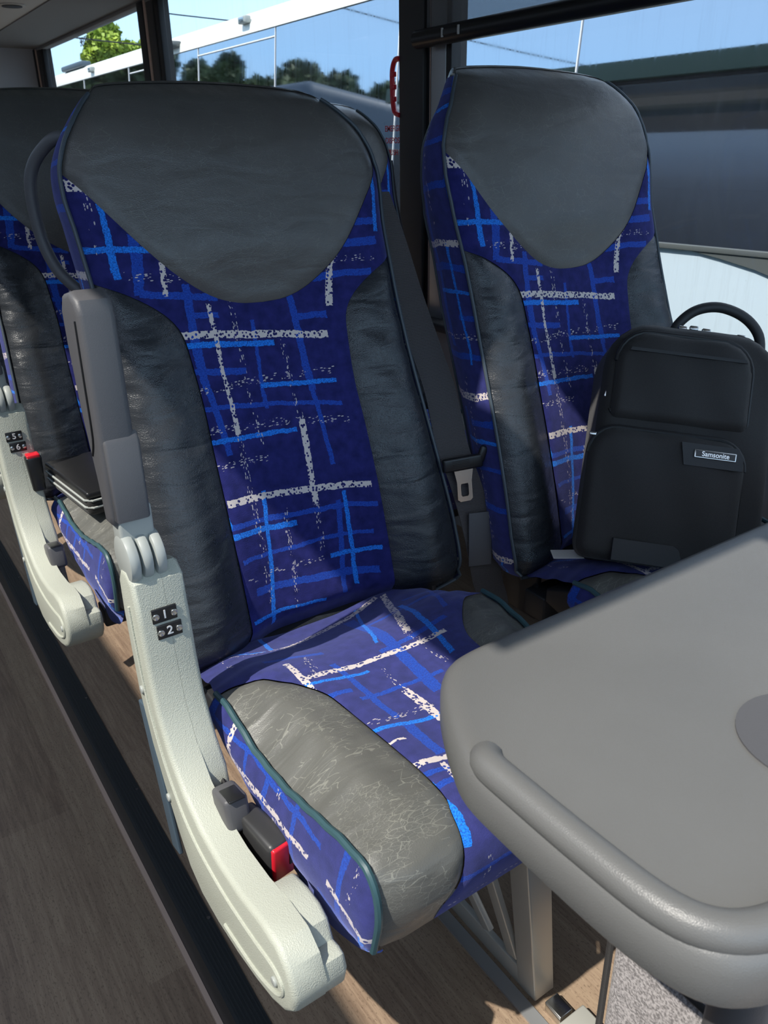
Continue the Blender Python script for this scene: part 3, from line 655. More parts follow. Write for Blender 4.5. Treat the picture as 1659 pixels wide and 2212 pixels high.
def make_seat(kind):
    root = empty('coach_seat', (0, 0, 0))
    P = root
    h_ = patch('headrest', head_poly, sb, 'head', P, .009, .004, .016)
    patch('backrest_panel', center_poly, sb, 'plaid', P, .009, .003, .012)
    for sg in (1, -1):
        pl_ = [(sg*a_, b_) for a_, b_ in bol_poly]
        patch('backrest_bolster', pl_, wig, 'bol', P, .008, .005, .018)
    # side covers, piping, back shell
    run = [q for q in HS if q[1] < 1.181]
    for sg in (1, -1):
        bm = bmesh.new(); uvl = bm.loops.layers.uv.new('UVMap'); rows = []
        acc = 0
        yb0 = back_front([q[0] for q in run], [q[1] for q in run])
        for i, (u, z) in enumerate(run):
            if i: acc += math.hypot(u-run[i-1][0], z-run[i-1][1])
            d_ = float(depth_at(z)); row = []
            for j in range(5):
                t_ = j/4; bulge = .008*math.sin(math.pi*t_)
                row.append((bm.verts.new((sg*(u+bulge-.022*t_*t_), yb0[i]-YO+d_*t_, z-.006*t_)), (d_*t_, acc)))
            rows.append(row)
        for a_, b_ in zip(rows, rows[1:]):
            for j in range(4):
                q = (a_[j], a_[j+1], b_[j+1], b_[j]); f = bm.faces.new([x[0] for x in q])
                for lp, x in zip(f.loops, q): lp[uvl].uv = (x[1][0]+.02, x[1][1]+.1)
        obj('backrest_side', bm, 'plaid3', P)
        pts = [(sg*(u+.001), yb0[i]-YO-.001, z) for i, (u, z) in enumerate(run)]
        pts = [(sg*.19, float(back_front([.19], [.408])[0])-YO, .404)] + pts
        tubo('piping', pts, .0030, 'pipe2', P, 8)
        ptb = [(sg*(u-.021), yb0[i]-YO+float(depth_at(z)), z-.006) for i, (u, z) in enumerate(run)]
        tubo('rear_piping', ptb, .0028, 'pipe2', P, 6)
    # shell: back skin following the outline plus top and bottom closing bands
    bm = bmesh.new(); full = [q for q in right_all]; n = len(full)
    yf = back_front([q[0] for q in full], [q[1] for q in full]); g = []
    for i, (u, z) in enumerate(full):
        d_ = float(depth_at(z)); uu = max(0, u-.022)
        g.append([bm.verts.new((k*uu, yf[i]-YO+d_+.012*(1-(k)**2)*(z > .45)*(z < 1.17), z-.006*(u > .02))) for k in (-1, -.75, -.5, -.25, 0, .25, .5, .75, 1)])
    for a_, b_ in zip(g, g[1:]):
        for j in range(8):
            try: bm.faces.new((a_[j], a_[j+1], b_[j+1], b_[j]))
            except ValueError: pass
    bmesh.ops.remove_doubles(bm, verts=bm.verts, dist=.0004)
    obj('back_shell', bm, 'head', P)
    bm = bmesh.new(); uvl = bm.loops.layers.uv.new('UVMap'); tops = [q for q in HS if q[1] > 1.176]; tops = mir(tops[::-1][::-1]) + tops[::-1][1:]
    tops = sorted(set(tops)); yt = back_front([q[0] for q in tops], [q[1] for q in tops]); rows = []
    for i, (u, z) in enumerate(tops):
        d_ = float(depth_at(z))+.004; rows.append([(bm.verts.new((u*(1-.10*t_), yt[i]-YO+d_*t_, z+.007*math.sin(math.pi*t_)-.006*t_)), (u, z+d_*t_)) for t_ in (0, .25, .5, .75, 1)])
    for a_, b_ in zip(rows, rows[1:]):
        for j in range(4):
            q = (a_[j], a_[j+1], b_[j+1], b_[j]); f = bm.faces.new([x[0] for x in q])
            for lp, x in zip(f.loops, q): lp[uvl].uv = x[1]
    obj('headrest_top', bm, 'head', P)
    bots = [(-.225, .410), (-.15, .405), (0, .405), (.15, .405), (.225, .410)]; yb = back_front([q[0] for q in bots], [q[1] for q in bots]); bm = bmesh.new()
    vv = [(bm.verts.new((u, yb[i]-YO, z)), bm.verts.new((u, yb[i]-YO+.085, z-.004))) for i, (u, z) in enumerate(bots)]
    for a_, b_ in zip(vv, vv[1:]): bm.faces.new((a_[0], b_[0], b_[1], a_[1]))
    obj('back_underside', bm, 'shell', P)
    # cushion
    patch('seat_panel', cc_poly, cush, 'plaid2', P, .009, .003, .012, (0, 0), True)
    for sg in (1, -1):
        patch('seat_bolster', [(sg*a_, b_) for a_, b_ in cb_poly], cush, 'cush', P, .008, .005, .016, (0, 0), True)
        # side: top edge follows the pad edge
        ts = np.linspace(SY(.822), SEND-.004, 40); E_ = cush(np.full(40, sg*CW), ts, np.zeros(40))
        pts = [tuple(q) for q in E_]; tubo('seat_piping', [(q[0]+sg*.001, q[1]-.000, q[2]+.0005) for q in pts], .0042, 'pipe', P, 8)
        low = smooth_pts([(.822, .40), (.79, .375), (.74, .345), (.69, .32), (.63, .303), (.57, .298), (.52, .312), (.482, .340), (.461, .364), (.457, .373)], 5)
        top2 = [(q[1]+YO, q[2]) for q in pts]; lowp = [(q[0], q[1]) for q in low]
        N = len(pts); lw = resample(lowp, .004, False); LI = [lw[int(round(i*(len(lw)-1)/(N-1)))] for i in range(N)]
        bm = bmesh.new(); uvl = bm.loops.layers.uv.new('UVMap'); rows = []
        for i in range(N):
            row = []
            for j in range(9):
                t_ = j/8; y_ = top2[i][0]*(1-t_)+LI[i][0]*t_; z_ = top2[i][1]*(1-t_)+LI[i][1]*t_
                x_ = pts[i][0]+sg*(.016*math.sin(math.pi*min(1, t_*1.15))*min(1, (N-1-i)/5) - .010*t_*t_ + .0015*math.sin(y_*70+z_*40)*t_)
                row.append((bm.verts.new((x_, y_-YO, z_)), (y_, z_)))
            rows.append(row)
        for a_, b_ in zip(rows, rows[1:]):
            for j in range(8):
                q = (a_[j], a_[j+1], b_[j+1], b_[j]); f = bm.faces.new([x[0] for x in q])
                for lp, x in zip(f.loops, q): lp[uvl].uv = (x[1][0]*1.0+.03, x[1][1]*1.0+.22)
        obj('seat_side', bm, 'plaid3', P)
    # pan and underside
    bm = bmesh.new(); prism(bm, [(.470-YO, .376), (.50-YO, .350), (.62-YO, .325), (.80-YO, .36), (.90-YO, .385), (.90-YO, .41), (.80-YO, .45), (.62-YO, .44), (.50-YO, .465), (.470-YO, .44)], CX-.205, CX+.205, .004); obj('seat_pan', bm, 'dark', P)
    bm = bmesh.new(); box(bm, (CX, .93-YO, .36), (.40, .05, .05), .004); box(bm, (CX, .62-YO, .285), (.44, .04, .04), .004)
    for sx in (-.15, .15): box(bm, (CX+sx, .76-YO, .30), (.03, .32, .03), .003)
    obj('seat_frame', bm, 'dark', P)
    for sg in (-1, 1): bxo('recliner_plate', (sg*.20+.0, .985-YO, .40), (.012, .09, .16), 'dark', P, .004)
    return root

def add_belt(root, pts, wd, ws, tongue=True):
    b_ = strip('seat_belt', smooth_pts(pts, 6), wd, ws, 'webbing', root); return b_

def add_aisle_kit(root, n1, n2, full=True):
    P = root; X0 = -.537                        # geometry written in coach x, shifted to seat x
    def g(x): return x+X0
    PP = [(.868, .60), (.866, .645), (.852, .664), (.832, .668), (.815, .655), (.808, .60), (.803, .55), (.793, .495), (.768, .445), (.735, .412), (.690, .392), (.640, .387), (.585, .392), (.535, .404), (.500, .406), (.478, .392), (.467, .365), (.472, .338), (.490, .317), (.520, .298), (.560, .283), (.610, .270), (.665, .262), (.715, .262), (.752, .278), (.780, .315), (.808, .36), (.838, .42), (.860, .49)]
    bm = bmesh.new(); prism(bm, [(a_-YO, b_) for a_, b_ in PP], g(.203), g(.240), .007, 'x', 3, 1)
    pn = obj('end_panel', bm, 'panel', P)
    PI_ = [(.866, .645), (.852, .664), (.832, .668), (.815, .655), (.808, .60), (.803, .55), (.793, .495), (.768, .445), (.745, .418), (.738, .375), (.725, .325), (.69, .303), (.66, .298), (.63, .303), (.608, .325), (.596, .368), (.575, .3935), (.545, .402), (.520, .403), (.504, .396), (.494, .376), (.484, .378), (.474, .376), (.468, .36), (.473, .338), (.490, .317), (.520, .298), (.560, .283), (.610, .270), (.665, .262), (.715, .262), (.752, .278), (.780, .315), (.808, .36), (.838, .42), (.860, .49)]
    bm = bmesh.new(); prism(bm, [(a_-YO, b_) for a_, b_ in PI_], g(.2395), g(.266), .006, 'x', 3, 2); obj('panel_flange', bm, 'panel', P)
    bm = bmesh.new(); prism(bm, [(a_-YO, b_) for a_, b_ in ((.737, .382), (.724, .328), (.69, .306), (.66, .301), (.63, .306), (.61, .327), (.598, .372), (.64, .380), (.69, .384))], g(.2396), g(.2412)); obj('panel_cavity', bm, 'black', pn)
    # raised bead on the outer face and screws
    bd = smooth_pts([(g(.2025), a_-YO, b_) for a_, b_ in ((.835, .62), (.828, .54), (.812, .47), (.775, .405), (.72, .362), (.64, .350), (.56, .358), (.505, .368), (.488, .355), (.505, .33), (.56, .305), (.64, .290))], 5)
    tubo('panel_bead', bd, .0022, 'panel', pn, 6)
    for y_, z_ in ((.838, .50), (.508, .345), (.795, .36)): disco('panel_screw', (g(.2022), y_-YO, z_), (1, 0, 0), .0055, .004, 'hinge', pn, .001, 12)
    span('panel_slot', g(.2565), g(.2655), .812-YO, .824-YO, .40, .46, 'black', pn, .002)
    # hinge
    hg = disco('armrest_hinge', (g(.212), .842-YO, .678), (1, 0, 0), .031, .014, 'hinge', P, .005)
    for x in (.2275, .243): disco('hinge_disc', (g(x), .842-YO, .678), (1, 0, 0), .0295, .0125, 'hinge', hg, .004)
    bxo('hinge_link', (g(.226), .850-YO, .712), (.040, .030, .06), 'hinge', hg, .004)
    # raised armrest
    bm = bmesh.new()
    pa = [(.838, .722), (.832, .735), (.832, .80), (.833, .955), (.838, .970), (.856, .978), (.885, .972), (.898, .955), (.898, .92), (.888, .84), (.870, .77), (.862, .72)]
    prism(bm, [(a_-YO, b_) for a_, b_ in pa], g(.199), g(.2385), .007); ar = obj('armrest', bm, 'arm', P)
    bm = bmesh.new(); prism(bm, [(.829-YO, .728), (.829-YO, .82), (.836-YO, .83), (.86-YO, .82), (.86-YO, .728)], g(.203), g(.2425), .004); obj('armrest_foot', bm, 'arm', ar)
    tubo('armrest_seam', smooth_pts([(g(.1985), .842-YO, .95), (g(.1982), .846-YO, .88), (g(.1982), .850-YO, .825), (g(.1985), .865-YO, .80)], 4), .0012, 'black', ar, 6)
    # number plates on the sloping upper face
    for k, (num, zc, yc) in enumerate(((n1, .6120, .8085), (n2, .5905, .8065))):
        pl_ = bxo('number_plate', (g(.2345+.003*k), yc-YO, zc), (.030, .0025, .0190), 'black', P, .001)
        for sx in (-.0108, .0108): disco('rivet', (g(.2345+.003*k)+sx, yc-.002-YO, zc), (0, 1, 0), .0042, .003, 'steel', pl_, .001, 14)
        if full: text('numeral', num, .0155, 'white', pl_, frame((g(.2345+.003*k), yc-.0016-YO, zc), (1, 0, 0), (0, 0, 1)), .0003, True)
    # lever knob
    kb = bxo('lever_knob', (g(.2465), .694-YO, .400), (.030, .044, .046), 'arm', P, .006, Matrix.Rotation(R(-12), 3, 'X'))
    bxo('knob_inset', (g(.2465), .689-YO, .4235), (.020, .032, .003), 'black', kb, .001, Matrix.Rotation(R(-12), 3, 'X'))
    # buckle
    return pn

def add_buckle(root, c, rot, stalk=True):
    X0 = -.537
    m_ = Matrix.Rotation(rot[2], 3, 'Z') @ Matrix.Rotation(rot[0], 3, 'X'); c = Vector((c[0]+X0, c[1]-YO, c[2]))
    bm = bmesh.new(); vs = box(bm, (0, 0, 0), (.034, .080, .056), .007)
    for v in bm.verts:
        if v.co.y > 0: v.co.x *= .78; v.co.z *= .8
    for v in bm.verts: v.co = m_ @ v.co + c
    b_ = obj('belt_buckle', bm, 'bucklep', root)
    bm = bmesh.new(); box(bm, (0, 0, 0), (.029, .008, .050), .003)
    for v in bm.verts: v.co = m_ @ (v.co + Vector((0, -.0385, 0))) + c
    rb = obj('release_button', bm, 'red', b_)
    bm = bmesh.new(); box(bm, (0, 0, 0), (.007, .004, .026), .0005)
    for v in bm.verts: v.co = m_ @ (v.co + Vector((.010, -.0415, .004))) + c
    obj('buckle_slot', bm, 'black', b_)
    if stalk:
        a_ = m_ @ Vector((0, .033, 0)) + c
        tubo('buckle_stalk', smooth_pts([a_, a_+Vector((-.001, .03, .012)), a_+Vector((-.003, .06, .018)), a_+Vector((-.004, .10, .045))], 5), .0065, 'black', root, 8, .5)
    return b_

def add_leg(root):
    X0 = -.537
    # front post, leaning outwards, and the braced plate running back along the bus
    bm = bmesh.new(); prism(bm, [(.582+X0, .004), (.619+X0, .004), (.584+X0, .30), (.542+X0, .30)], .498-YO, .535-YO, .003, 'y'); lg = obj('leg', bm, 'leg', root)
    bm = bmesh.new()
    def bar(p0, p1, w_): # slab in the y-z plane
        a_ = Vector((0, p0[0]-YO, p0[1])); b_ = Vector((0, p1[0]-YO, p1[1])); d = (b_-a_); L = d.length; an = math.atan2(d.z, d.y)
        x = .588+X0 - .5*(p0[1]+p1[1])*.133
        box(bm, (x, (a_.y+b_.y)/2, (a_.z+b_.z)/2), (.010, L, w_), .002, Matrix.Rotation(R(-7.6), 3, 'Y') @ Matrix.Rotation(an, 3, 'X'))
    bar((.51, .022), (.90, .022), .044); bar((.545, .05), (.62, .30), .022); bar((.60, .045), (.78, .30), .02); bar((.88, .02), (.80, .30), .03)
    obj('leg_brace', bm, 'leg', lg)
    disco('leg_bolt', (.557+X0, .66-YO, .16), (0, 0, 1), .012, .05, 'alu', lg, .002)
    bxo('foot_cap', (.600+X0, .395-YO, .012), (.048, .11, .024), 'leg', root, .003)
    bxo('foot_clamp', (.598+X0, .470-YO, .009), (.024, .03, .018), 'steel', root, .002)

def place(root, x, dy):
    root.location = (x, YO+dy, 0)
XA, XB, DB = .537, 1.115, -.075
# --- aisle seat, first row (fully fitted)
seatA = make_seat('a'); add_aisle_kit(seatA, '1', '2'); add_leg(seatA); add_buckle(seatA, (.264, .652, .376), (R(4), 0, R(8)))
gh = smooth_pts([(-.215, 1.225-YO, 1.125), (-.235, 1.235-YO, 1.122), (-.258, 1.255-YO, 1.095), (-.268, 1.262-YO, 1.06), (-.266, 1.262-YO, 1.00), (-.255, 1.25-YO, .955), (-.235, 1.23-YO, .925), (-.215, 1.22-YO, .905)], 5)
tubo('grab_handle', gh, .0085, 'arm', seatA, 12)
bxo('outer_leg_plate', (-.326, .852-YO, .345), (.006, .03, .22), 'bluegrey', seatA, .002, Matrix.Rotation(R(-14), 3, 'X'))
place(seatA, XA, 0)
tag(seatA, 'aisle seat nearest the camera, blue plaid with plates 1 and 2 and raised armrest', 'seat', 'coach seats in blue plaid and dark leather')
# belt of seat A, hanging in the gap between the pair
bp = [(.795, 1.195, 1.04), (.812, 1.17, .963), (.827, 1.14, .873), (.836, 1.10, .79), (.832, 1.05, .720), (.818, 1.0, .644), (.832, .975, .572), (.843, .95, .489), (.858, .94, .396), (.87, .93, .329), (.88, .92, .12)]
bt = strip('seat_belt', smooth_pts([(a_-XA, b_-YO, c_) for a_, b_, c_ in bp], 5), (.93, -.37, .0), .056, 'webbing', seatA)
seat0 = None
tg = empty  # (unused alias kept out of the scene)
def tongue(parent, m_):
    bm = bmesh.new(); box(bm, (0, 0, 0), (.072, .010, .024), .004)
    box(bm, (.036, 0, .010), (.014, .009, .030), .004, Matrix.Rotation(R(25), 3, 'Y'))
    for k in range(5): box(bm, (-.005, -.0055, -.006+k*.003), (.030, .001, .0012))
    for v in bm.verts: v.co = m_ @ v.co
    tn = obj('belt_tongue', bm, 'black', parent)
    bm = bmesh.new()
    o_ = [(-.017, 0), (.017, 0), (.0135, -.02), (.0135, -.052), (.009, -.056), (-.009, -.056), (-.0135, -.052), (-.0135, -.02)]
    i_ = [(-.006, -.024), (.006, -.024), (.007, -.028), (.007, -.044), (.005, -.047), (-.005, -.047), (-.007, -.044), (-.007, -.028)]
    oo = [[bm.verts.new((a_, y_, b_)) for a_, b_ in o_] for y_ in (-.002, .001)]; ii = [[bm.verts.new((a_, y_, b_)) for a_, b_ in i_] for y_ in (-.002, .001)]
    mp_ = [0, 1, 2, 3, 4, 5, 6, 7]
    for k in range(8):
        j = (k+1) % 8
        for q in (0, 1): bm.faces.new((oo[q][k], oo[q][j], ii[q][j], ii[q][k]) if q else (oo[q][k], ii[q][k], ii[q][j], oo[q][j]))
        bm.faces.new((oo[0][k], oo[0][j], oo[1][j], oo[1][k])); bm.faces.new((ii[0][k], ii[1][k], ii[1][j], ii[0][j]))
    for v in bm.verts: v.co = m_ @ (v.co + Vector((0, 0, -.012)))
    obj('steel_plate', bm, 'steel', tn, False)
    return tn
tm = frame((.820-XA, .972-YO, .618), (.93, -.30, .06), (.28, .93, -.10))
tongue(bt, tm)
m3 = frame((.884-XA, 1.002-YO, .443), (.93, -.37, -.25), (.2, .87, .45))
bm = bmesh.new(); box(bm, (0, 0, 0), (.042, .100, .003), .001)
m3 = frame((.840-XA, .943-YO, .480), (.93, -.37, 0), (-.14, .15, .97))
for v in bm.verts: v.co = m3 @ v.co
obj('belt_pad', bm, 'arm', bt)
# --- window seat, first row
seatB = make_seat('b'); add_buckle(seatB, (.80+.0, .80, .40), (R(30), 0, 0), False)
place(seatB, XB, DB); seatB.location.z = .008
tag(seatB, 'window seat with a black backpack standing on its cushion', 'seat', 'coach seats in blue plaid and dark leather')
strip('seat_belt', smooth_pts([(1.372-XB, 1.135-YO-DB, 1.08), (1.380-XB, 1.125-YO-DB, .98), (1.397-XB, 1.11-YO-DB, .865), (1.41-XB, 1.095-YO-DB, .74), (1.41-XB, 1.04-YO-DB, .55)], 5), (.75, -.66, 0), .05, 'webbing', seatB)

def stretch(root, k):
    """this backrest is set taller: lift everything above shoulder height"""
    for c in root.children:
        if c.type != 'MESH' or not c.data.vertices: continue
        n = len(c.data.vertices); v = np.zeros(n*3, np.float32); c.data.vertices.foreach_get('co', v); v = v.reshape(-1, 3)
        if v[:, 2].max() < 1.0 or v[:, 2].min() > 1.5 or c.name.startswith(('grab', 'seat_belt')): continue
        if c.data.users > 1: c.data = c.data.copy()
        v[:, 2] += k*sst(v[:, 2], .98, 1.19); v[:, 1] += k*.15*sst(v[:, 2], 1.05, 1.2)
        c.data.vertices.foreach_set('co', v.ravel()); c.data.update()
stretch(seatB, .028)

# --- rows behind
def row_copy(src, x, dy, label, drop=()):
    r_ = copy_tree(src); r_.location = (x, YO+dy, 0); r_['label'] = label
    return r_
def kill(o):
    for c in list(o.children): kill(c)
    bpy.data.objects.remove(o)
seatA2 = row_copy(seatA, XA-.004, .8, 'aisle seat of the second row, plates 5 and 6, small case on its cushion')
stretch(seatA2, .042)
for c in list(seatA2.children):
    nm = c.name.split('.')[0]
    if nm in ('belt_buckle', 'buckle_stalk', 'grab_handle', 'number_plate'): kill(c)
for k, (num, zc, yc) in enumerate((('5', .6120, .8085), ('6', .5905, .8065))):
    X0 = -.537
    pl_ = bxo('number_plate', (.2345+.003*k+X0, yc-YO, zc), (.030, .0025, .0190), 'black', seatA2, .001)
    for sx in (-.0108, .0108): disco('rivet', (.2345+.003*k+X0+sx, yc-.002-YO, zc), (0, 1, 0), .0042, .003, 'steel', pl_, .001, 14)
    text('numeral', num, .0155, 'white', pl_, frame((.2345+.003*k+X0, yc-.0016-YO, zc), (1, 0, 0), (0, 0, 1)), .0003, True)
# second row buckle stands upright beside the cushion
def upright_buckle(root, x, y, z):
    X0 = -.537; bm = bmesh.new(); box(bm, (x+X0, y-YO, z), (.030, .028, .072), .005); 
    for v in bm.verts:
        if v.co.z < z: v.co.x = (x+X0)+(v.co.x-x-X0)*.8
    b_ = obj('belt_buckle', bm, 'black', root)
    bxo('release_button', (x+X0, y-.002-YO, z+.036), (.024, .022, .008), 'red', b_, .002)
    tubo('buckle_stalk', [(x+X0, y-YO, z-.034), (x+.002+X0, y-.005-YO, z-.08), (x+.004+X0, y-.015-YO, z-.12)], .006, 'black', b_, 8, .5)
upright_buckle(seatA2, .258, .80, .535)
seatB2 = row_copy(seatB, 1.12, .8, 'window seat of the second row, only its headrest corner showing')
seatA3 = row_copy(seatA2, XA-.004, 1.6, 'aisle seat of the third row, blue cushion edge at the left border')
for c in list(seatA3.children):
    if c.name.split('.')[0] in ('number_plate', 'belt_buckle'): kill(c)
seatB3 = row_copy(seatB2, XB, 1.6, 'window seat of the third row hidden behind the nearer seats')
kill(seatB3)

# ------------------------------------------------------------------ zipped case on the second-row seat
cs = empty('zipped_case', (.365, 1.535, .487)); tag(cs, 'small black zipped case lying on the second row cushion', 'case')
bm = bmesh.new(); box(bm, (0, 0, .022), (.150, .22, .036), .010); obj('case_body', bm, 'bag', cs)
bm = bmesh.new(); box(bm, (.0, .0, .046), (.150, .222, .014), .005); obj('case_lid', bm, 'black', cs)
for z in (.022, .036): tubo('zipper', [(-.0765, .10, z), (-.0765, -.10, z), (-.066, -.1125, z), (.066, -.1125, z)], .0022, 'hinge', cs, 6)
cs.rotation_euler = (0, 0, R(6))

# ------------------------------------------------------------------ table
tb = empty('folding_table', (.60, .30, 0)); tag(tb, 'grey moulded plastic table with raised lip in front of the seats', 'table')
TX, TY = .60, .30
ol = [(1.42, .462), (.43, .4625), (.40, .462), (.372, .456), (.350, .436), (.330, .405), (.312, .370), (.302, .342), (.300, .30), (.301, .22), (.306, .175), (.318, .145), (.340, .128), (.372, .120), (.40, .118), (1.42, .118)]
ol_ = [(a_-TX, b_-TY, 0) for a_, b_ in ol]; olr = [ol_[0][:2]] + [tuple(q)[:2] for q in smooth_pts(ol_[1:-1], 4)] + [ol_[-1][:2]]
def inset(poly, d):
    n = len(poly); out = []
    for i in range(n):
        p0, p1, p2 = (Vector(poly[j % n]) for j in (i-1, i, i+1)); a1 = (p1-p0).normalized(); a2 = (p2-p1).normalized()
        nn = Vector((-(a1+a2).y, (a1+a2).x)).normalized(); out.append(tuple(p1 + nn*d))
    return out
bm = bmesh.new(); rings = []
for d_, z_ in ((.012, .645), (.004, .647), (0, .653), (0, .676), (.002, .683), (.006, .689), (.012, .6915), (.020, .692)):
    rings.append([bm.verts.new((x, y, z_)) for x, y in inset(olr, d_)])
for r0, r1 in zip(rings, rings[1:]):
    n = len(r0)
    for i in range(n): bm.faces.new((r0[i], r0[(i+1) % n], r1[(i+1) % n], r1[i]))
bm.faces.new(rings[-1]); bm.faces.new(rings[0][::-1])
obj('tabletop', bm, 'table', tb)
lip = smooth_pts([(.322, .345, .690), (.314, .332, .694), (.313, .30, .695), (.314, .24, .695), (.318, .185, .695), (.332, .155, .695), (.360, .139, .695), (.40, .134, .695)], 6) + [Vector((1.40, .134, .695))]
bm = bmesh.new(); tube(bm, [(q.x-TX, q.y-TY, q.z-.002) for q in lip], .0125, 14, True); obj('raised_lip', bm, 'table', tb)
bm = bmesh.new(); disc(bm, (.532-TX, .212-TY, .6925), (0, 0, 1), .056, .002, 48); obj('shadow_disc', bm, 'arm', tb)  # dark disc standing in for a shadow on the table top
tubo('table_leg', [(.43-TX, .175-TY, .0), (.43-TX, .175-TY, .65)], .022, 'arm', tb, 16)
# grey bag under the table
gb = empty('grey_bag', (.60, .16, 0)); tag(gb, 'grey heathered fabric bag with dark piping standing under the table', 'bag')
bm = bmesh.new(); box(bm, (0, 0, .22), (.24, .30, .42), .012); obj('bag_body', bm, 'heather', gb)
tubo('bag_piping', [(-.12, .15, .02), (-.12, .151, .42), (-.118, .12, .432), (-.118, -.14, .432)], .0035, 'bag', gb, 8)
gb.location = (.585, .163, 0)

# ------------------------------------------------------------------ backpack on the window seat
a_, b_, rl = R(-39), R(28), R(-7)
e1 = Vector((math.cos(a_), math.sin(a_), 0)); nb = Vector((-math.sin(a_), math.cos(a_), 0)); upv = Vector((0, 0, 1))*math.cos(b_) + nb*math.sin(b_)
E1 = e1*math.cos(rl) + upv*math.sin(rl); U1 = upv*math.cos(rl) - e1*math.sin(rl); N1 = E1.cross(U1)
BO = Vector((.898, .785, .497))
bk = empty('backpack'); tag(bk, 'black business backpack with carry handle leaning on the window seat', 'backpack')
mb = Matrix((E1*.97, U1*1.04, N1)).transposed().to_4x4(); mb.translation = BO; bk.matrix_world = mb
# local: x right, y up, z towards viewer
def rrect(x0, x1, y0, y1, rt, rb=None, n=6):
    rb = rt if rb is None else rb; o_ = []
    for cx_, cy_, r_, a0 in ((x1-rt, y1-rt, rt, 0), (x0+rt, y1-rt, rt, 90), (x0+rb, y0+rb, rb, 180), (x1-rb, y0+rb, rb, 270)):
        for k in range(n+1): t_ = R(a0+90*k/n); o_.append((cx_+r_*math.cos(t_), cy_+r_*math.sin(t_)))
    return o_
def pad(name, poly, z0, th, mat, parent, bulge=.01, edge=.012, lean=0):
    """soft padded block: rolled front on a side wall"""
    A = np.array(resample(poly, .008))
    cxy = A.mean(0)
    def sf(u, v, puff): 
        P_ = np.stack([u, v], -1); d = seg_dist(P_, [tuple(q) for q in A]); k = np.clip(1-d/edge, 0, 1)
        return np.stack([u, v, z0+th-edge*.8*(1-np.sqrt(np.clip(1-k*k, 0, 1)))+bulge*np.clip(d/.06, 0, 1)**.7 + .0015*np.sin(u*60+v*25)], -1)
    f = patch(name, [tuple(q) for q in A], sf, mat, parent, .007, 0)
    bm = bmesh.new(); n = len(A); zt = z0+th-edge*.8
    v1 = [bm.verts.new((x, y, zt)) for x, y in A]; v0 = [bm.verts.new((x, y, z0)) for x, y in A]
    for i in range(n): bm.faces.new((v1[i], v0[i], v0[(i+1) % n], v1[(i+1) % n]))
    bm.faces.new(v0[::-1]); obj(name+'_side', bm, mat, f); return f
pad('main_body', rrect(.012, .300, .0, .380, .075, .03), -.09, .105, 'bag', bk, .006, .02)
pad('rear_compartment', rrect(.06, .325, .0, .390, .07, .03), -.125, .04, 'bag', bk, 0, .01)
pk = pad('lower_pocket', rrect(.0, .252, .0, .205, .045, .02), .0, .040, 'bag', bk, .008, .014)
pk2 = pad('upper_pocket', rrect(.028, .250, .222, .360, .05, .012), .0, .030, 'bag', bk, .006, .012)
rr_ = rrect(.0, .252, .0, .205, .045, .02); top_run = [q for q in rr_ if q[1] > .05]; top_run = sorted(top_run, key=lambda q: math.atan2(q[1]-.08, q[0]-.126))
tubo('pocket_zipper', [(x*1.004-.0005, y+.001, .028) for x, y in top_run], .0035, 'gasket', pk, 8)
rr_ = rrect(.028, .250, .222, .360, .05, .012); tr = sorted([q for q in rr_ if q[1] > .23], key=lambda q: math.atan2(q[1]-.27, q[0]-.14))
tubo('pocket_zipper', [(x, y+.001, .020) for x, y in tr], .0035, 'gasket', pk2, 8)
bm = bmesh.new(); prism(bm, [(.045, .326), (.235, .326), (.232, .331), (.048, .331)], .034, .0372, 0, 'z'); obj('pocket_seam', bm, 'bagtrim', pk2)
bm = bmesh.new(); prism(bm, [(.036, .290), (.243, .290), (.240, .3035), (.243, .330), (.229, .350), (.200, .3545), (.08, .3545), (.050, .346), (.037, .325)], .0345, .0362, 0, 'z')
bm.free()
bm = bmesh.new(); prism(bm, [(.150, .158), (.242, .158), (.242, .178), (.232, .192), (.143, .192)], .0465, .0492, 0, 'z'); obj('badge_patch', bm, 'bagtrim', pk)
bd_ = bxo('badge', (.197, .177, .0505), (.066, .0125, .003), 'steel', bk, .0008); bxo('badge_face', (.197, .177, .0522), (.062, .0095, .001), 'black', bd_)
text('badge_lettering', 'Samsonite', .0105, 'steel', bd_, frame((.197, .177, .0529), (1, 0, 0), (0, 1, 0)), .0002, True)
bm = bmesh.new(); prism(bm, [(.055, .0), (.17, .0), (.16, .028), (.150, .034), (.055, .034)], .030, .0495, .001, 'z'); obj('base_patch', bm, 'bagtrim', pk)
# carry handle, zip pulls
tubo('carry_handle', smooth_pts([(.130, .372, -.06), (.138, .402, -.055), (.165, .428, -.05), (.205, .438, -.05), (.250, .428, -.055), (.280, .402, -.06), (.290, .365, -.07)], 6), [.007]*2+[.0085]*33+[.007]*2, 'bagtrim', bk, 12)
for x, y, z in ((.140, .388, -.026), (.158, .389, -.022), (.18, .388, -.026), (.24, .386, -.03)):
    bxo('zip_pull', (x, y, z), (.014, .008, .008), 'steel', bk, .002)
for x, y in ((-.006, .285), (-.008, .268)): bxo('zip_pull', (x+.03, y, .012), (.005, .030, .004), 'steel', bk, .0015, Matrix.Rotation(R(-14), 3, 'Z'))
bxo('zip_pull', (.004, .190, .03), (.012, .006, .006), 'steel', bk, .002)
tubo('top_zipper', smooth_pts([(.062, .3765, -.03), (.10, .381, -.028), (.16, .3825, -.026), (.22, .3815, -.028), (.255, .3765, -.03)], 5), .003, 'gasket', bk, 6)
# slip of paper under the backpack
tag(bxo('paper_slip', (.905, .80, .4905), (.05, .03, .0008), 'paper', None, 0, Matrix.Rotation(R(-35), 3, 'Z')), 'small pale paper slip under the corner of the backpack', 'paper')

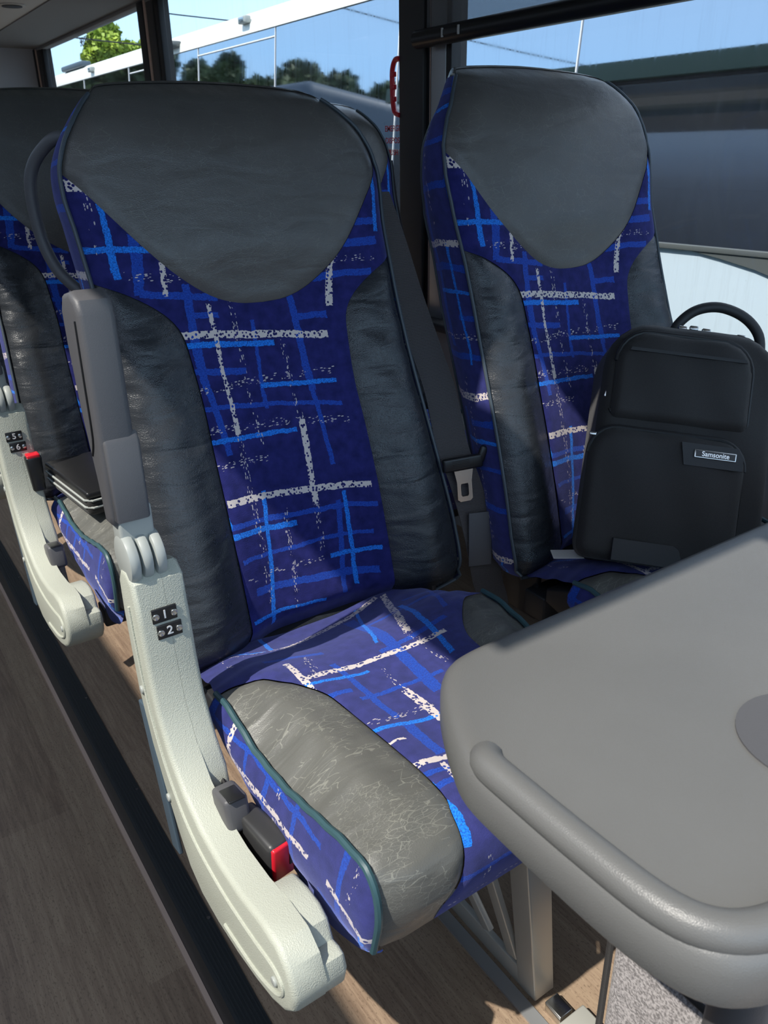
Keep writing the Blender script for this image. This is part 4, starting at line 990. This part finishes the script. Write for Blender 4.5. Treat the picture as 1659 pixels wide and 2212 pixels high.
# ------------------------------------------------------------------ outside
# neighbouring coach
ob = empty('parked_coach', (3.0, 5, -1.2)); tag(ob, 'large white coach with dark mirrored windows parked alongside', 'bus')
def L(x, y, z): return (x-3.0, y-5.0, z+1.2)
TILT = R(5.0); GX = 2.96
def gx(z): return GX + (z-.73)*math.tan(TILT)
bm = bmesh.new()
vs = [bm.verts.new(L(gx(z), y, z)) for z, y in ((.73, -1.0), (.73, 12.5), (1.93, 12.5), (1.93, -1.0))]; bm.faces.new(vs)
vs2 = [bm.verts.new(L(gx(z)+.02, y, z)) for z, y in ((.73, -1.0), (.73, 12.5), (1.93, 12.5), (1.93, -1.0))]; bm.faces.new(vs2[::-1])
for i in range(4): bm.faces.new((vs[i], vs2[i], vs2[(i+1) % 4], vs[(i+1) % 4]))
obj('window_band', bm, 'mirror', ob, False)
bm = bmesh.new(); prof = [(gx(1.92)-.012, 1.92), (gx(1.92)-.005, 1.98), (gx(1.92)+.03, 2.035), (gx(1.92)+.10, 2.075), (gx(1.92)+.3, 2.11), (gx(1.92)+1.0, 2.14), (gx(1.92)+2.2, 2.06), (gx(1.92)+2.2, 1.92)]
prism(bm, [(a_-3.0, b_+1.2) for a_, b_ in prof], -6, 7.5, 0, 'y'); obj('roof', bm, 'buswhite', ob)
bm = bmesh.new(); prism(bm, [(2.95-3, 0.25), (2.95-3, 1.93), (5.1-3, 1.93), (5.1-3, .25)], -6, 7.5, 0, 'y'); obj('body', bm, 'busbody', ob, False)
# dark swoosh panel under the windows
cv = [(2.35, .732), (2.12, .722), (1.96, .70), (1.80, .672), (1.6, .62), (1.3, .53), (.8, .35), (.8, .732)]
bm = bmesh.new(); prism(bm, [(a_-5, b_+1.2) for a_, b_ in cv], 2.94-3, 2.953-3, 0, 'x'); obj('swoosh', bm, 'busgrey', ob, False)
span('window_rail', 2.935-3, 2.96-3, -6, 7.5, 1.918, 1.94, 'busgrey', ob, .003)
def seam(y, zt=1.92, zb=.74, w_=.004, mat='white'):
    bm = bmesh.new(); a_ = Vector(L(gx(zb)-.003, y, zb)); b_ = Vector(L(gx(zt)-.003, y, zt)); tube(bm, [a_, b_], w_, 6); obj('window_seam', bm, mat, ob)
for y in (7.2, 5.8, 4.27, 2.87, 9.0, 10.6): seam(y)
for y0, y1 in ((5.8, 7.2), (7.9, 8.95)):
    bm = bmesh.new(); tube(bm, [L(gx(1.86)-.004, y0, 1.86), L(gx(1.86)-.004, y1, 1.86)], .006, 6); obj('vent_rail', bm, 'white', ob)
for y, z in ((6.25, 2.01), (10.2, 1.99)):
    ml = bxo('marker_lamp', L(gx(1.92)-.02, y, z), (.05, .13, .05), 'hinge', ob, .01); bxo('lens', L(gx(1.92)-.046, y, z), (.006, .08, .03), 'steel', ml, .002)
bxo('side_vent', L(gx(1.92)-.03, 7.75, 1.985), (.10, .35, .05), 'busgrey', ob, .02)
bxo('roof_pod', L(3.16, 11.2, 2.10), (.12, .9, .06), 'bluegrey', ob, .02)

# trees
def tree(name, loc, size, n, leafmat, label, group, trunk=True, leaf=.16):
    t_ = empty(name, loc); tag(t_, label, 'tree', group)
    r_ = np.random.default_rng(abs(hash(tuple(round(v, 2) for v in loc))) % 9999)
    blobs = [(r_.normal(0, .33, 3)*np.array(size), r_.uniform(.22, .42)) for _ in range(14)]
    vs = []; fs = []
    for i in range(n):
        c_, rad = blobs[r_.integers(14)]; d = r_.normal(0, 1, 3); d /= np.linalg.norm(d)+1e-9
        p_ = c_ + d*rad*np.array(size)*r_.uniform(.6, 1.05); p_[2] += size[2]*.9
        a_ = r_.normal(0, 1, 3); a_ /= np.linalg.norm(a_); b2 = np.cross(a_, r_.normal(0, 1, 3)); b2 /= np.linalg.norm(b2)+1e-9; s_ = leaf*r_.uniform(.6, 1.4)
        k = len(vs); vs += [tuple(p_-a_*s_), tuple(p_+b2*s_*.6), tuple(p_+a_*s_), tuple(p_-b2*s_*.6)]; fs.append((k, k+1, k+2, k+3))
    me = bpy.data.meshes.new('crown'); me.from_pydata(vs, [], fs); link('crown', me, leafmat, t_, False)
    bm = bmesh.new(); tube(bm, [(0, 0, -loc[2]-1.2 if loc[2] > -1.2 else 0), (.1, .05, size[2]*.5), (.0, .1, size[2]*1.1)], [.16, .12, .05], 8)
    for k in range(5):
        c_ = blobs[k][0]; tube(bm, [(0, .05, size[2]*.5), (c_[0]*.6, c_[1]*.6, size[2]*.8+c_[2]*.3), (c_[0], c_[1], size[2]*.9+c_[2])], [.07, .05, .02], 6)
    obj('trunk', bm, 'bark', t_)
    return t_
T2 = 'trees behind the parked coaches'
tree('bright_tree', (12.7, 38.0, 3.8), (1.7, 1.7, 1.4), 9000, 'leafl', 'bright yellow-green tree rising above the white coach roof', None, True, .13)
for i, (x, y, top, sx, sz) in enumerate(((-4.2, 39.5, 7.4, 2.6, 2.6), (-7.0, 36.4, 6.9, 2.2, 2.4), (-8.9, 34.6, 7.2, 1.5, 2.0), (-10.3, 32.8, 7.0, 2.6, 2.2), (-12.0, 31.0, 6.8, 2.0, 2.0), (-13.3, 29.8, 6.3, 1.6, 1.7), (-14.9, 28.4, 7.2, 2.3, 2.2), (-17.2, 26.6, 6.9, 2.2, 2.0), (-1.5, 42.0, 8.0, 2.6, 2.8), (-8.4, 47.8, 8.4, 2.4, 2.6), (-12.0, 44.6, 8.2, 2.3, 2.5), (-16.3, 39.5, 8.1, 2.3, 2.4), (-18.6, 36.9, 7.8, 2.1, 2.3))):
    tree('dark_tree', (x, y, top-1.75*sz), (sx, sx, sz), 9000, 'leafd', 'dark green tree of the row mirrored in the windows of the white coach', T2, True, .22)
dc = empty('dark_coach', (-8, 14, -1.2)); tag(dc, 'dark blue-grey coach mirrored low in the windows of the white coach', 'bus')
bm = bmesh.new(); box(bm, (0, 0, 2.1), (14, 2.4, 4.1), .2); obj('body', bm, 'bluegrey', dc); bm = bmesh.new(); box(bm, (0, -1.19, 2.7), (13, .06, 1.4), .02); obj('window_band', bm, 'gasket', dc)
# overhead wires
for k, (p0, p1) in enumerate((((-2, 30, 7.4), (45, 34, 9.0)), ((-2, 30, 6.3), (45, 34, 7.4)), ((-2, 30, 5.3), (45, 34, 6.2)), ((-34, 10, 8.0), (-6, 34, 9.6)))):
    P0, P1 = Vector(p0), Vector(p1); pts = [P0.lerp(P1, i/16)-Vector((0, 0, 1.2*math.sin(math.pi*i/16))) for i in range(17)]
    wr = tubo('overhead_wire', pts, .022, 'wire', None, 6); tag(wr, 'thin dark overhead wire crossing the sky above the white coach' if k < 3 else 'thin overhead wire mirrored in the windows of the white coach', 'wire', 'overhead wires over the coach' if k < 3 else None)
